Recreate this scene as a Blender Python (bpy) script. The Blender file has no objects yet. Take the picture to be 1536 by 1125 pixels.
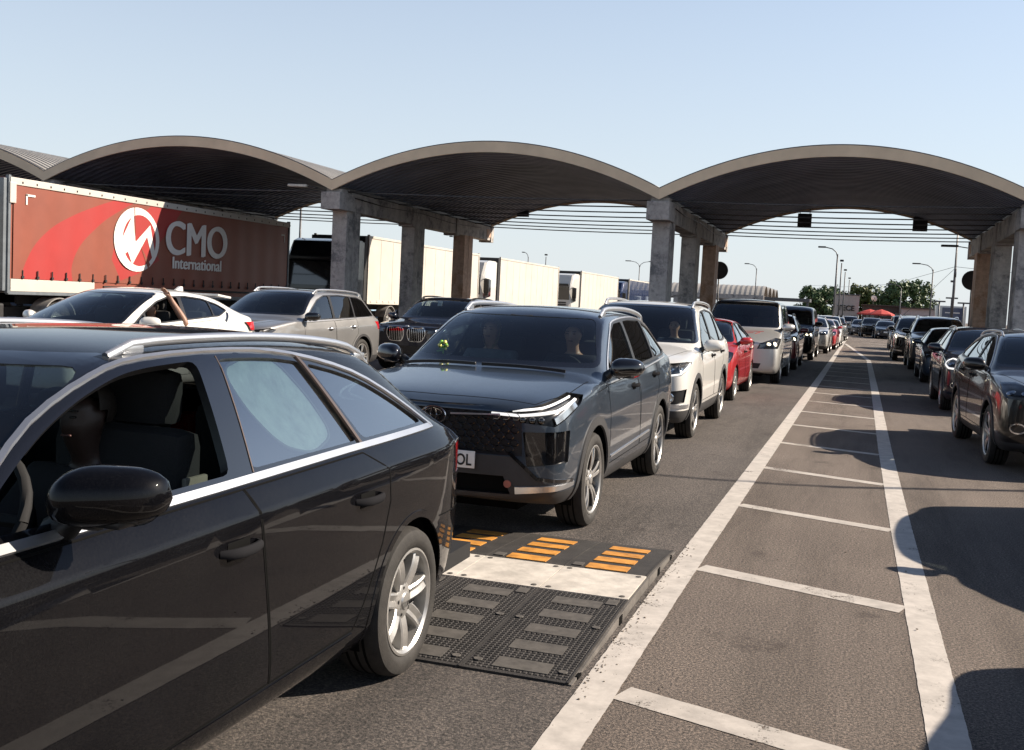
import bpy, bmesh, math, random
from mathutils import Vector, Matrix
from mathutils.bvhtree import BVHTree
random.seed(7)
sc = bpy.context.scene
COL = sc.collection
PI = math.pi

# ---------------------------------------------------------------- helpers
def link(o, parent=None):
    COL.objects.link(o)
    if parent is not None:
        o.parent = parent
    return o

def mesh_obj(name, bm, mats, parent=None, smooth=True, angle=None, shift=None, recalc=False):
    if shift is not None:
        bmesh.ops.translate(bm, verts=bm.verts, vec=shift)
    if recalc:
        bmesh.ops.recalc_face_normals(bm, faces=bm.faces)
    me = bpy.data.meshes.new(name)
    bm.to_mesh(me)
    bm.free()
    if not isinstance(mats, (list, tuple)):
        mats = [mats]
    for m in mats:
        me.materials.append(m)
    if smooth:
        me.polygons.foreach_set('use_smooth', [True] * len(me.polygons))
        if angle is not None:
            me.set_sharp_from_angle(angle=math.radians(angle))
    return link(bpy.data.objects.new(name, me), parent)

def tag(o, label=None, cat=None, group=None, kind=None):
    if label: o['label'] = label
    if cat: o['category'] = cat
    if group: o['group'] = group
    if kind: o['kind'] = kind
    return o

def thing(name, label, cat, loc=(0, 0, 0), rz=0, group=None):
    o = bpy.data.objects.new(name, None)
    o.empty_display_size = .2
    link(o)
    o.location = loc
    o.rotation_euler = (0, 0, rz)
    return tag(o, label, cat, group)

def kids(o):
    return [c for c in bpy.data.objects if c.parent == o]

def copy_tree(o, parent=None):
    c = o.copy()
    link(c, parent)
    for ch in kids(o):
        copy_tree(ch, c)
    return c

def repaint(root, old, new):
    todo = [root]
    while todo:
        o = todo.pop()
        todo += kids(o)
        if o.type == 'MESH':
            for s in o.material_slots:
                if s.material == old:
                    s.link = 'OBJECT'
                    s.material = new

def add_box(bm, c, s, mi=0, bevel=0, rot=None):
    r = bmesh.ops.create_cube(bm, size=1)
    vs = r['verts']
    bmesh.ops.scale(bm, verts=vs, vec=s)
    if bevel:
        es = list({e for v in vs for e in v.link_edges})
        rb = bmesh.ops.bevel(bm, geom=es, offset=bevel, segments=2, affect='EDGES', profile=.6)
        vs = list({v for f in rb['faces'] for v in f.verts} | {v for v in vs if v.is_valid})
        # the flood from one vertex collects the whole box
        seen = set(vs); st = list(vs)
        while st:
            v = st.pop()
            for e in v.link_edges:
                w = e.other_vert(v)
                if w not in seen:
                    seen.add(w); st.append(w)
        vs = list(seen)
    if rot is not None:
        bmesh.ops.rotate(bm, verts=vs, cent=(0, 0, 0), matrix=rot)
    bmesh.ops.translate(bm, verts=vs, vec=c)
    if mi:
        for f in {f for v in vs for f in v.link_faces}:
            f.material_index = mi
    return vs

def add_tube(bm, pts, rad, n=8, mi=0, caps=True, sx=1.0, up=Vector((0, 0, 1))):
    pts = [Vector(p) for p in pts]
    if not isinstance(rad, (list, tuple)): rad = [rad] * len(pts)
    rings = []
    for i, p in enumerate(pts):
        a = pts[max(i - 1, 0)]; b = pts[min(i + 1, len(pts) - 1)]
        t = (b - a).normalized()
        u = t.cross(up)
        if u.length < 1e-3: u = t.cross(Vector((0, 1, 0)))
        u.normalize(); v = u.cross(t).normalized()
        rings.append([bm.verts.new(p + (u * math.cos(k * 2 * PI / n) * sx + v * math.sin(k * 2 * PI / n)) * rad[i]) for k in range(n)])
    fs = []
    for a, b in zip(rings, rings[1:]):
        for k in range(n):
            fs.append(bm.faces.new((a[k], a[(k + 1) % n], b[(k + 1) % n], b[k])))
    if caps:
        fs.append(bm.faces.new(rings[0][::-1])); fs.append(bm.faces.new(rings[-1]))
    for f in fs: f.material_index = mi
    return fs

def add_lathe(bm, prof, n=32, axis='Z', mi=0, c=(0, 0, 0), close=False):
    """prof: (radius, height along axis)"""
    rings = []
    c = Vector(c)
    for r, h in prof:
        ring = []
        for k in range(n):
            a = 2 * PI * k / n
            x, y = r * math.cos(a), r * math.sin(a)
            p = Vector((x, y, h)) if axis == 'Z' else (Vector((h, x, y)) if axis == 'X' else Vector((y, h, x)))
            ring.append(bm.verts.new(c + p))
        rings.append(ring)
    prs = list(zip(rings, rings[1:]))
    if close: prs.append((rings[-1], rings[0]))
    fs = []
    for a, b in prs:
        for k in range(n):
            f = bm.faces.new((a[k], a[(k + 1) % n], b[(k + 1) % n], b[k])); f.material_index = mi
            fs.append(f)
    return fs

def add_prism(bm, pts, vec, mi=0):
    """closed prism: 3-D polygon extruded by vec"""
    vec = Vector(vec)
    a = [bm.verts.new(Vector(p)) for p in pts]
    b = [bm.verts.new(Vector(p) + vec) for p in pts]
    n = len(a)
    fs = [bm.faces.new(a[::-1]), bm.faces.new(b)]
    for i in range(n):
        fs.append(bm.faces.new((a[i], a[(i + 1) % n], b[(i + 1) % n], b[i])))
    for f in fs: f.material_index = mi
    return fs

def subdivided(bm, level, shrink=True):
    """Catmull-Clark a bmesh cage (crease layer honoured) and return a new bmesh"""
    me = bpy.data.meshes.new('tmp'); bm.to_mesh(me); bm.free()
    o = bpy.data.objects.new('tmp', me); link(o)
    m = o.modifiers.new('s', 'SUBSURF'); m.levels = level; m.render_levels = level
    dg = bpy.context.evaluated_depsgraph_get()
    me2 = bpy.data.meshes.new_from_object(o.evaluated_get(dg))
    out = bmesh.new(); out.from_mesh(me2)
    bpy.data.objects.remove(o); bpy.data.meshes.remove(me); bpy.data.meshes.remove(me2)
    return out

def skin_mesh(verts, edges, radii, root=0, sub=2):
    """skeleton -> one continuous skin surface as bmesh"""
    me = bpy.data.meshes.new('sk')
    me.from_pydata([tuple(v) for v in verts], edges, [])
    o = bpy.data.objects.new('sk', me); link(o)
    m = o.modifiers.new('k', 'SKIN'); m.use_smooth_shade = True
    for i, d in enumerate(me.skin_vertices[0].data):
        r = radii[i]
        d.radius = r if isinstance(r, (tuple, list)) else (r, r)
        d.use_root = (i == root)
    s = o.modifiers.new('s', 'SUBSURF'); s.levels = sub; s.render_levels = sub
    dg = bpy.context.evaluated_depsgraph_get()
    me2 = bpy.data.meshes.new_from_object(o.evaluated_get(dg))
    out = bmesh.new(); out.from_mesh(me2)
    bpy.data.objects.remove(o); bpy.data.meshes.remove(me); bpy.data.meshes.remove(me2)
    return out

def text_bm(body, size, extrude=.002, bold=0, align='CENTER', sx=1.0):
    """lettering in the XZ plane facing -Y, as a bmesh"""
    cu = bpy.data.curves.new('t', 'FONT'); cu.body = body; cu.size = size; cu.extrude = extrude
    cu.offset = bold; cu.align_x = align; cu.resolution_u = 6
    o = bpy.data.objects.new('t', cu); link(o)
    dg = bpy.context.evaluated_depsgraph_get()
    me = bpy.data.meshes.new_from_object(o.evaluated_get(dg))
    bm = bmesh.new(); bm.from_mesh(me)
    bpy.data.objects.remove(o); bpy.data.curves.remove(cu); bpy.data.meshes.remove(me)
    bmesh.ops.scale(bm, verts=bm.verts, vec=(sx, 1, 1))
    bmesh.ops.rotate(bm, verts=bm.verts, cent=(0, 0, 0), matrix=Matrix.Rotation(PI / 2, 3, 'X'))
    return bm

def merge_bm(dst, src, mat=None, mi=None):
    me = bpy.data.meshes.new('m')
    if mat is not None: bmesh.ops.transform(src, matrix=mat, verts=src.verts)
    if mi is not None:
        for f in src.faces: f.material_index = mi
    src.to_mesh(me); src.free()
    dst.from_mesh(me); bpy.data.meshes.remove(me)

# ---------------------------------------------------------------- materials
def N(nt, t, **k):
    n = nt.nodes.new(t)
    for a, b in k.items():
        if a.startswith('i_'):
            n.inputs[a[2:].replace('_', ' ')].default_value = b
        else:
            setattr(n, a, b)
    return n

def new_mat(name):
    m = bpy.data.materials.new(name); m.use_nodes = True
    nt = m.node_tree
    return m, nt, nt.nodes['Principled BSDF'], nt.nodes['Material Output']

def c4(c): return (c[0], c[1], c[2], 1)

def noise(nt, scale, detail=3, rough=.55, vec=None):
    n = N(nt, 'ShaderNodeTexNoise'); n.inputs['Scale'].default_value = scale
    n.inputs['Detail'].default_value = detail; n.inputs['Roughness'].default_value = rough
    if vec is None:
        tc = nt.nodes.get('TC') or N(nt, 'ShaderNodeTexCoord', name='TC')
        vec = tc.outputs['Object']
    nt.links.new(vec, n.inputs['Vector'])
    return n

def ramp(nt, fac, stops):
    r = N(nt, 'ShaderNodeValToRGB')
    el = r.color_ramp.elements
    while len(el) < len(stops): el.new(.5)
    for e, (p, c) in zip(el, stops):
        e.position = p; e.color = c4(c) if len(c) == 3 else c
    nt.links.new(fac, r.inputs['Fac'])
    return r

def simple(name, col, rough=.5, metal=0, var=.12, scale=6, bump=0, bscale=60, spec=.5, coat=0, emis=None, estr=1):
    m, nt, p, out = new_mat(name)
    p.inputs['Roughness'].default_value = rough; p.inputs['Metallic'].default_value = metal
    p.inputs['Specular IOR Level'].default_value = spec
    p.inputs['Coat Weight'].default_value = coat
    if var:
        n = noise(nt, scale, 4)
        a = tuple(max(0, x * (1 - var)) for x in col); b = tuple(min(1, x * (1 + var)) for x in col)
        r = ramp(nt, n.outputs['Fac'], [(.3, a), (.7, b)])
        nt.links.new(r.outputs['Color'], p.inputs['Base Color'])
    else:
        p.inputs['Base Color'].default_value = c4(col)
    if bump:
        n2 = noise(nt, bscale, 5)
        b = N(nt, 'ShaderNodeBump'); b.inputs['Strength'].default_value = bump; b.inputs['Distance'].default_value = .01
        nt.links.new(n2.outputs['Fac'], b.inputs['Height']); nt.links.new(b.outputs['Normal'], p.inputs['Normal'])
    if emis:
        p.inputs['Emission Color'].default_value = c4(emis); p.inputs['Emission Strength'].default_value = estr
    return m

def smooth(pts, n=4):
    out = []
    P = [pts[0]] + list(pts) + [pts[-1]]
    for i in range(1, len(P) - 2):
        a, b, c, d = P[i - 1], P[i], P[i + 1], P[i + 2]
        for k in range(n):
            t = k / n
            out.append(tuple(.5 * (2 * b[j] + (c[j] - a[j]) * t + (2 * a[j] - 5 * b[j] + 4 * c[j] - d[j]) * t * t + (3 * b[j] - a[j] - 3 * c[j] + d[j]) * t ** 3) for j in range(len(b))))
    return out + [tuple(pts[-1])]

def paint(name, col, metal=.35, rough=.32, dust=.25, spec=.25, cior=1.5):
    """clear-coated car paint, dull dark liner on its inner side, a film of road dust in the gloss"""
    m, nt, p, out = new_mat(name)
    p.inputs['Metallic'].default_value = metal
    p.inputs['Coat Weight'].default_value = 1; p.inputs['Coat Roughness'].default_value = .025
    p.inputs['Coat IOR'].default_value = cior; p.inputs['Specular IOR Level'].default_value = spec
    n = noise(nt, 2.2, 6, .65); n2 = noise(nt, 160, 2, .5)
    mul = N(nt, 'ShaderNodeMath', operation='MULTIPLY'); nt.links.new(n.outputs['Fac'], mul.inputs[0]); nt.links.new(n2.outputs['Fac'], mul.inputs[1])
    rr = ramp(nt, mul.outputs[0], [(.15, (rough,) * 3), (.6, (min(1, rough + .2),) * 3)])
    nt.links.new(rr.outputs['Color'], p.inputs['Roughness'])
    cr = ramp(nt, mul.outputs[0], [(.15, (.02,) * 3), (.55, (.02 + .12 * dust,) * 3)])
    nt.links.new(cr.outputs['Color'], p.inputs['Coat Roughness'])
    d = tuple(x * (1 - .06) + .10 * .06 for x in col)
    cc = ramp(nt, mul.outputs[0], [(.2, col), (.6, d)])
    nt.links.new(cc.outputs['Color'], p.inputs['Base Color'])
    inner = N(nt, 'ShaderNodeBsdfDiffuse'); inner.inputs['Color'].default_value = (.02, .02, .022, 1)
    geo = N(nt, 'ShaderNodeNewGeometry'); mix = N(nt, 'ShaderNodeMixShader')
    nt.links.new(geo.outputs['Backfacing'], mix.inputs['Fac'])
    nt.links.new(p.outputs[0], mix.inputs[1]); nt.links.new(inner.outputs[0], mix.inputs[2])
    nt.links.new(mix.outputs[0], out.inputs['Surface'])
    return m

def glass(name, tint=(.7, .76, .75), base=.04, rough=.0, dirt=.03):
    """thin sheet: tinted transmission plus Fresnel mirror of both faces"""
    m, nt, p, out = new_mat(name)
    nt.nodes.remove(p)
    lw = N(nt, 'ShaderNodeLayerWeight'); lw.inputs['Blend'].default_value = .5
    pw = N(nt, 'ShaderNodeMath', operation='POWER'); pw.inputs[1].default_value = 5
    nt.links.new(lw.outputs['Facing'], pw.inputs[0])
    ml = N(nt, 'ShaderNodeMath', operation='MULTIPLY_ADD'); ml.inputs[1].default_value = 1 - base; ml.inputs[2].default_value = base
    nt.links.new(pw.outputs[0], ml.inputs[0])
    a = N(nt, 'ShaderNodeMath', operation='MULTIPLY'); a.inputs[1].default_value = 2; nt.links.new(ml.outputs[0], a.inputs[0])
    b = N(nt, 'ShaderNodeMath', operation='ADD'); b.inputs[1].default_value = 1; nt.links.new(ml.outputs[0], b.inputs[0])
    f = N(nt, 'ShaderNodeMath', operation='DIVIDE'); nt.links.new(a.outputs[0], f.inputs[0]); nt.links.new(b.outputs[0], f.inputs[1])
    t = N(nt, 'ShaderNodeBsdfTransparent'); t.inputs['Color'].default_value = c4(tint)
    g = N(nt, 'ShaderNodeBsdfGlossy'); g.inputs['Roughness'].default_value = rough; g.inputs['Color'].default_value = (.95, .98, 1, 1)
    mx = N(nt, 'ShaderNodeMixShader')
    nt.links.new(f.outputs[0], mx.inputs['Fac']); nt.links.new(t.outputs[0], mx.inputs[1]); nt.links.new(g.outputs[0], mx.inputs[2])
    d = N(nt, 'ShaderNodeBsdfDiffuse'); d.inputs['Color'].default_value = (.35, .33, .3, 1)
    n = noise(nt, 3, 6, .7)
    dm = N(nt, 'ShaderNodeMath', operation='MULTIPLY'); dm.inputs[1].default_value = dirt; nt.links.new(n.outputs['Fac'], dm.inputs[0])
    mx2 = N(nt, 'ShaderNodeMixShader'); nt.links.new(dm.outputs[0], mx2.inputs['Fac'])
    nt.links.new(mx.outputs[0], mx2.inputs[1]); nt.links.new(d.outputs[0], mx2.inputs[2])
    nt.links.new(mx2.outputs[0], out.inputs['Surface'])
    return m

M = {}
M['trim'] = simple('black_trim', (.012, .012, .013), .35, spec=.5, var=.2)
M['gloss_black'] = simple('gloss_black', (.006, .006, .007), .06, var=0, coat=1)
M['plastic'] = simple('grey_plastic', (.028, .028, .03), .6, var=.25, bump=.1, bscale=300)
M['seam'] = simple('dark_gap', (.003, .003, .003), .9, var=0, spec=.1)
M['chrome'] = simple('chrome', (.75, .75, .76), .12, 1, var=.05)
M['satin'] = simple('satin_aluminium', (.62, .63, .65), .3, .9, var=.06)
M['alloy'] = simple('alloy', (.52, .51, .49), .32, .75, var=.12, scale=18)
M['alloy_dark'] = simple('dark_alloy', (.03, .03, .032), .3, .6, var=.2)
M['rubber'] = simple('tyre_rubber', (.022, .02, .018), .75, var=.35, scale=22, bump=.2, bscale=140)
M['dark'] = simple('dark_interior', (.006, .006, .0065), .8, var=.3)
M['seat'] = simple('dark_seat_cloth', (.010, .010, .011), .85, var=.3, bump=.2, bscale=200)
M['seat_beige'] = simple('beige_seat_cloth', (.22, .20, .16), .85, var=.2, bump=.2, bscale=200)
M['lens'] = glass('lamp_lens', (.88, .9, .92), .05, dirt=.02)
M['redlens'] = simple('red_lens', (.45, .012, .015), .12, var=.1, coat=1)
M['reflector'] = simple('lamp_reflector', (.6, .62, .64), .15, .9, var=.1)
M['led'] = simple('running_light', (.8, .8, .8), .3, var=0, emis=(1, .97, .92), estr=.45)
M['lamp_on'] = simple('headlight_on', (.8, .75, .6), .3, var=0, emis=(1, .86, .6), estr=2.2)
M['glass'] = glass('clear_window_glass', (.52, .60, .61), dirt=.012)
M['glass_bright'] = glass('coated_window_glass', (.34, .43, .44), .20, dirt=.02)
M['glass_dark'] = glass('privacy_window_glass', (.10, .12, .125), dirt=.012)
M['glass_far'] = glass('far_window_glass', (.25, .29, .3), dirt=.012)
M['plate'] = simple('plate_white', (.75, .75, .73), .4, var=.06)
M['ink'] = simple('plate_ink', (.01, .01, .01), .5, var=0)
M['skin'] = simple('skin', (.46, .26, .18), .5, var=.12, scale=14)
M['skin_shaded'] = simple('shaded_skin', (.035, .020, .015), .5, var=.12, scale=14)  # shade of the estate's cabin is put into the driver's skin colour
M['skin_mid'] = simple('olive_skin', (.27, .145, .095), .5, var=.12, scale=14)
M['lips'] = simple('lips', (.10, .045, .038), .6, var=0)
M['hair'] = simple('dark_hair', (.02, .014, .01), .6, var=.3, scale=40)
M['fair_hair'] = simple('fair_hair', (.34, .24, .13), .6, var=.3, scale=40)
M['blackcloth'] = simple('black_cloth', (.012, .012, .014), .9, var=.3)
M['greycloth'] = simple('grey_cloth', (.14, .15, .17), .9, var=.3)
M['eye'] = simple('eye', (.02, .015, .012), .2, var=0)
# ---------------------------------------------------------------- camera, sun, sky
H_EYE = 1.62
cam_d = bpy.data.cameras.new('Camera'); cam = bpy.data.objects.new('Camera', cam_d); link(cam)
cam_d.sensor_fit = 'HORIZONTAL'; cam_d.sensor_width = 36; cam_d.lens = 36 * 1580 / 1536
cam_d.clip_start = .05; cam_d.clip_end = 6000
YAW, PITCH, ROLL = math.radians(17.983), math.radians(4.048), .049
Rm = Matrix.Rotation(YAW, 4, 'Z') @ Matrix.Rotation(PI / 2 - PITCH, 4, 'X') @ Matrix.Rotation(ROLL, 4, 'Z')
cam.matrix_world = Matrix.Translation((0, 0, H_EYE)) @ Rm
sc.camera = cam

SUN_DIR = Vector((1.42, .74, 1.0)).normalized()      # towards the sun
sl = bpy.data.lights.new('Sun', 'SUN'); so = bpy.data.objects.new('Sun', sl); link(so)
sl.energy = 4.8; sl.angle = math.radians(.53); sl.color = (1, .87, .72)
so.rotation_euler = (-SUN_DIR).to_track_quat('-Z', 'Y').to_euler()
so.location = (40, 20, 40)
w = bpy.data.worlds.new('World'); sc.world = w; w.use_nodes = True
nt = w.node_tree
bg = nt.nodes['Background']
sky = nt.nodes.new('ShaderNodeTexSky'); sky.sky_type = 'NISHITA'; sky.sun_disc = False
sky.sun_elevation = math.asin(SUN_DIR.z); sky.sun_rotation = math.atan2(SUN_DIR.x, SUN_DIR.y)
sky.altitude = 50; sky.air_density = 1.0; sky.dust_density = .8; sky.ozone_density = 3.0
tcw = nt.nodes.new('ShaderNodeTexCoord'); sxyz = nt.nodes.new('ShaderNodeSeparateXYZ'); nt.links.new(tcw.outputs['Generated'], sxyz.inputs[0])
hz = nt.nodes.new('ShaderNodeValToRGB'); nt.links.new(sxyz.outputs['Z'], hz.inputs['Fac'])
el = hz.color_ramp.elements; el[0].position = 0; el[0].color = (.92,) * 3 + (1,); el[1].position = 1; el[1].color = (.10,) * 3 + (1,)
for p_, v_ in ((.10, .74), (.27, .48), (.5, .2)):
    e_ = el.new(p_); e_.color = (v_,) * 3 + (1,)
hm = nt.nodes.new('ShaderNodeMix'); hm.data_type = 'RGBA'; nt.links.new(hz.outputs['Color'], hm.inputs[0])
nt.links.new(sky.outputs[0], hm.inputs[6]); hm.inputs[7].default_value = (4.5, 4.82, 5.05, 1)      # summer haze thickening towards the horizon
zr = nt.nodes.new('ShaderNodeValToRGB'); nt.links.new(sxyz.outputs['Z'], zr.inputs['Fac'])
ze_ = zr.color_ramp.elements; ze_[0].position = .32; ze_[0].color = (1, 1, 1, 1); ze_[1].position = .65; ze_[1].color = (.34, .37, .43, 1)
zm = nt.nodes.new('ShaderNodeMix'); zm.data_type = 'RGBA'; zm.blend_type = 'MULTIPLY'; zm.inputs[0].default_value = 1
nt.links.new(hm.outputs[2], zm.inputs[6]); nt.links.new(zr.outputs['Color'], zm.inputs[7]); nt.links.new(zm.outputs[2], bg.inputs['Color']); bg.inputs['Strength'].default_value = .09
sc.view_settings.view_transform = 'Standard'; sc.view_settings.look = 'None'
sc.view_settings.exposure = .95; sc.view_settings.gamma = 1
try:
    sc.cycles.max_bounces = 8; sc.cycles.transparent_max_bounces = 24; sc.cycles.glossy_bounces = 5
    sc.cycles.caustics_reflective = False; sc.cycles.caustics_refractive = False
    sc.cycles.use_denoising = True
except Exception: pass

# ---------------------------------------------------------------- ground and road paint
def asphalt(name, dark, light, speck, patch):
    m, nt, p, out = new_mat(name)
    tc = N(nt, 'ShaderNodeTexCoord', name='TC')
    n1 = noise(nt, 75, 5, .85); n2 = noise(nt, .55, 5, .6); mpy = N(nt, 'ShaderNodeMapping'); mpy.inputs['Scale'].default_value = (1.6, .16, 1); nt.links.new(tc.outputs['Object'], mpy.inputs['Vector'])
    n3 = noise(nt, 1.0, 7, .7, mpy.outputs[0])
    vo = N(nt, 'ShaderNodeTexVoronoi'); vo.inputs['Scale'].default_value = 110
    nt.links.new(tc.outputs['Object'], vo.inputs['Vector'])
    base = ramp(nt, n2.outputs['Fac'], [(.3, dark), (.72, light)])
    sp = ramp(nt, vo.outputs['Distance'], [(.1, speck), (.42, (1, 1, 1))])
    mx = N(nt, 'ShaderNodeMix', data_type='RGBA', blend_type='MULTIPLY'); mx.inputs[0].default_value = .8
    nt.links.new(base.outputs['Color'], mx.inputs[6]); nt.links.new(sp.outputs['Color'], mx.inputs[7])
    g = ramp(nt, n1.outputs['Fac'], [(.36, (.22, .22, .23)), (.5, (.9, .9, .9)), (.62, (2.3, 2.15, 2.0))])
    mx2 = N(nt, 'ShaderNodeMix', data_type='RGBA', blend_type='MULTIPLY'); mx2.inputs[0].default_value = 1
    nt.links.new(mx.outputs[2], mx2.inputs[6]); nt.links.new(g.outputs['Color'], mx2.inputs[7])
    pr = ramp(nt, n3.outputs['Fac'], [(.36, tuple(x * .82 for x in patch)), (.5, (1, 1, 1)), (.66, (1.12, 1.12, 1.12))])
    mx3 = N(nt, 'ShaderNodeMix', data_type='RGBA', blend_type='MULTIPLY'); mx3.inputs[0].default_value = 1
    nt.links.new(mx2.outputs[2], mx3.inputs[6]); nt.links.new(pr.outputs['Color'], mx3.inputs[7])
    n6 = noise(nt, 1.3, 5, .7); sr = ramp(nt, n6.outputs['Fac'], [(.60, (1, 1, 1)), (.68, (.66, .65, .65))])
    mxs = N(nt, 'ShaderNodeMix', data_type='RGBA', blend_type='MULTIPLY'); mxs.inputs[0].default_value = 1
    nt.links.new(mx3.outputs[2], mxs.inputs[6]); nt.links.new(sr.outputs['Color'], mxs.inputs[7]); mx3 = mxs
    # a few pale stones and tar cracks
    v2 = N(nt, 'ShaderNodeTexVoronoi'); v2.inputs['Scale'].default_value = 30; nt.links.new(tc.outputs['Object'], v2.inputs['Vector'])
    st = ramp(nt, v2.outputs['Distance'], [(.05, (1, 1, 1)), (.09, (0, 0, 0))])
    n5 = noise(nt, 8, 2); gate = ramp(nt, n5.outputs['Fac'], [(.62, (0, 0, 0)), (.66, (1, 1, 1))])
    mg = N(nt, 'ShaderNodeMath', operation='MULTIPLY'); nt.links.new(st.outputs['Color'], mg.inputs[0]); nt.links.new(gate.outputs['Color'], mg.inputs[1])
    mx4 = N(nt, 'ShaderNodeMix', data_type='RGBA'); nt.links.new(mg.outputs[0], mx4.inputs[0])
    nt.links.new(mx3.outputs[2], mx4.inputs[6]); mx4.inputs[7].default_value = (.22, .19, .16, 1)
    nt.links.new(mx4.outputs[2], p.inputs['Base Color'])
    p.inputs['Roughness'].default_value = .85; p.inputs['Specular IOR Level'].default_value = .35
    b = N(nt, 'ShaderNodeBump'); b.inputs['Strength'].default_value = .9; b.inputs['Distance'].default_value = .009
    nt.links.new(n1.outputs['Fac'], b.inputs['Height']); nt.links.new(b.outputs['Normal'], p.inputs['Normal'])
    return m

def worn_paint(name, col, wear=.42, edge=.6):
    m, nt, p, out = new_mat(name)
    tc = N(nt, 'ShaderNodeTexCoord', name='TC')
    n1 = noise(nt, 60, 6, .8); n2 = noise(nt, 2.6, 4, .65)
    ad = N(nt, 'ShaderNodeMath', operation='ADD'); nt.links.new(n1.outputs['Fac'], ad.inputs[0]); nt.links.new(n2.outputs['Fac'], ad.inputs[1])
    hole = ramp(nt, ad.outputs[0], [(wear + .3, (0, 0, 0)), (wear + .36, (1, 1, 1))])
    hole.color_ramp.interpolation = 'LINEAR'
    n3 = noise(nt, 7, 5, .7)
    cr = ramp(nt, n3.outputs['Fac'], [(.3, tuple(x * .68 for x in col)), (.65, col)])
    nt.links.new(cr.outputs['Color'], p.inputs['Base Color'])
    p.inputs['Roughness'].default_value = .7
    t = N(nt, 'ShaderNodeBsdfTransparent'); mx = N(nt, 'ShaderNodeMixShader')
    nt.links.new(hole.outputs['Color'], mx.inputs['Fac']); nt.links.new(t.outputs[0], mx.inputs[1]); nt.links.new(p.outputs[0], mx.inputs[2])
    nt.links.new(mx.outputs[0], out.inputs['Surface'])
    return m

M['asphalt'] = asphalt('brown_asphalt', (.120, .102, .090), (.163, .139, .122), (.45, .45, .45), (.82, .81, .80))
M['asphalt2'] = asphalt('grey_asphalt', (.078, .071, .067), (.112, .101, .095), (.4, .4, .4), (.8, .8, .8))
M['roadpaint'] = worn_paint('road_paint', (.56, .52, .475), .46)
M['roadpaint_worn'] = worn_paint('worn_road_paint', (.52, .48, .435), .51)

def sheet(name, pts, z, mat, n=1):
    bm = bmesh.new()
    vs = [bm.verts.new((x, y, z)) for x, y in pts]
    bm.faces.new(vs)
    return mesh_obj(name, bm, mat, smooth=False)

bm = bmesh.new()
bmesh.ops.create_grid(bm, x_segments=20, y_segments=20, size=2500)
tag(mesh_obj('ground', bm, M['asphalt'], smooth=False), kind='structure')
tag(sheet('road', [(-4.6, -12), (-.95, -12), (-.93, 14), (-.86, 40), (-.72, 75), (-4.6, 75)], .004, M['asphalt2']), kind='structure')

def strip_line(bm, pts, wd, z, rag=False):
    pts = [Vector((x, y, 0)) for x, y in pts]
    L = []; Rr = []
    for i, p in enumerate(pts):
        t = (pts[min(i + 1, len(pts) - 1)] - pts[max(i - 1, 0)]).normalized()
        s = Vector((t.y, -t.x, 0))
        j = random.uniform(-.006, .006)
        j = random.uniform(-.0018, .0018) if rag else j
        L.append(bm.verts.new(p - s * (wd / 2 + j) + Vector((0, 0, z)))); Rr.append(bm.verts.new(p + s * (wd / 2 - j) + Vector((0, 0, z))))
    for i in range(len(pts) - 1):
        bm.faces.new((L[i], Rr[i], Rr[i + 1], L[i + 1]))

def dense(pts, step):
    out = []
    for a, b in zip(pts, pts[1:]):
        n = max(1, int(math.hypot(b[0] - a[0], b[1] - a[1]) / step))
        out += [(a[0] + (b[0] - a[0]) * k / n, a[1] + (b[1] - a[1]) * k / n) for k in range(n)]
    return out + [pts[-1]]

bm = bmesh.new()
strip_line(bm, dense([(-.935, -3), (-.93, 6), (-.89, 14), (-.82, 30), (-.76, 55), (-.70, 90)], .045), .165, .0072, True)
strip_line(bm, dense([(.46, -3), (.445, 5), (.43, 9), (.43, 14), (.47, 25), (.50, 42)], .045), .16, .003, True)
strip_line(bm, dense([(.50, 42.02), (.05, 52), (-.60, 66)], .5), .16, .0088)
tag(mesh_obj('edge_markings', bm, M['roadpaint'], smooth=False), kind='structure')
bm = bmesh.new()
y = -.4
k = 0
while y < 44:
    wd = .17 if y < 8 else .145
    strip_line(bm, dense([(-.835, y), (.352 + (.03 if y > 15 else 0), y - .40 + .03 * math.sin(k))], .04), wd, .0028, True)
    y += 2.335; k += 1
strip_line(bm, [(-3.6, 38.4), (-.95, 38.2)], .25, .0080)
strip_line(bm, [(.7, 41.0), (2.2, 41.0)], .25, .0080)
for q in range(4):
    strip_line(bm, [(.8, 55 + 5 * q), (2.0, 54.5 + 5 * q)], .4, .0080)
tag(mesh_obj('rung_markings', bm, M['roadpaint_worn'], smooth=False), kind='structure')

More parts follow.
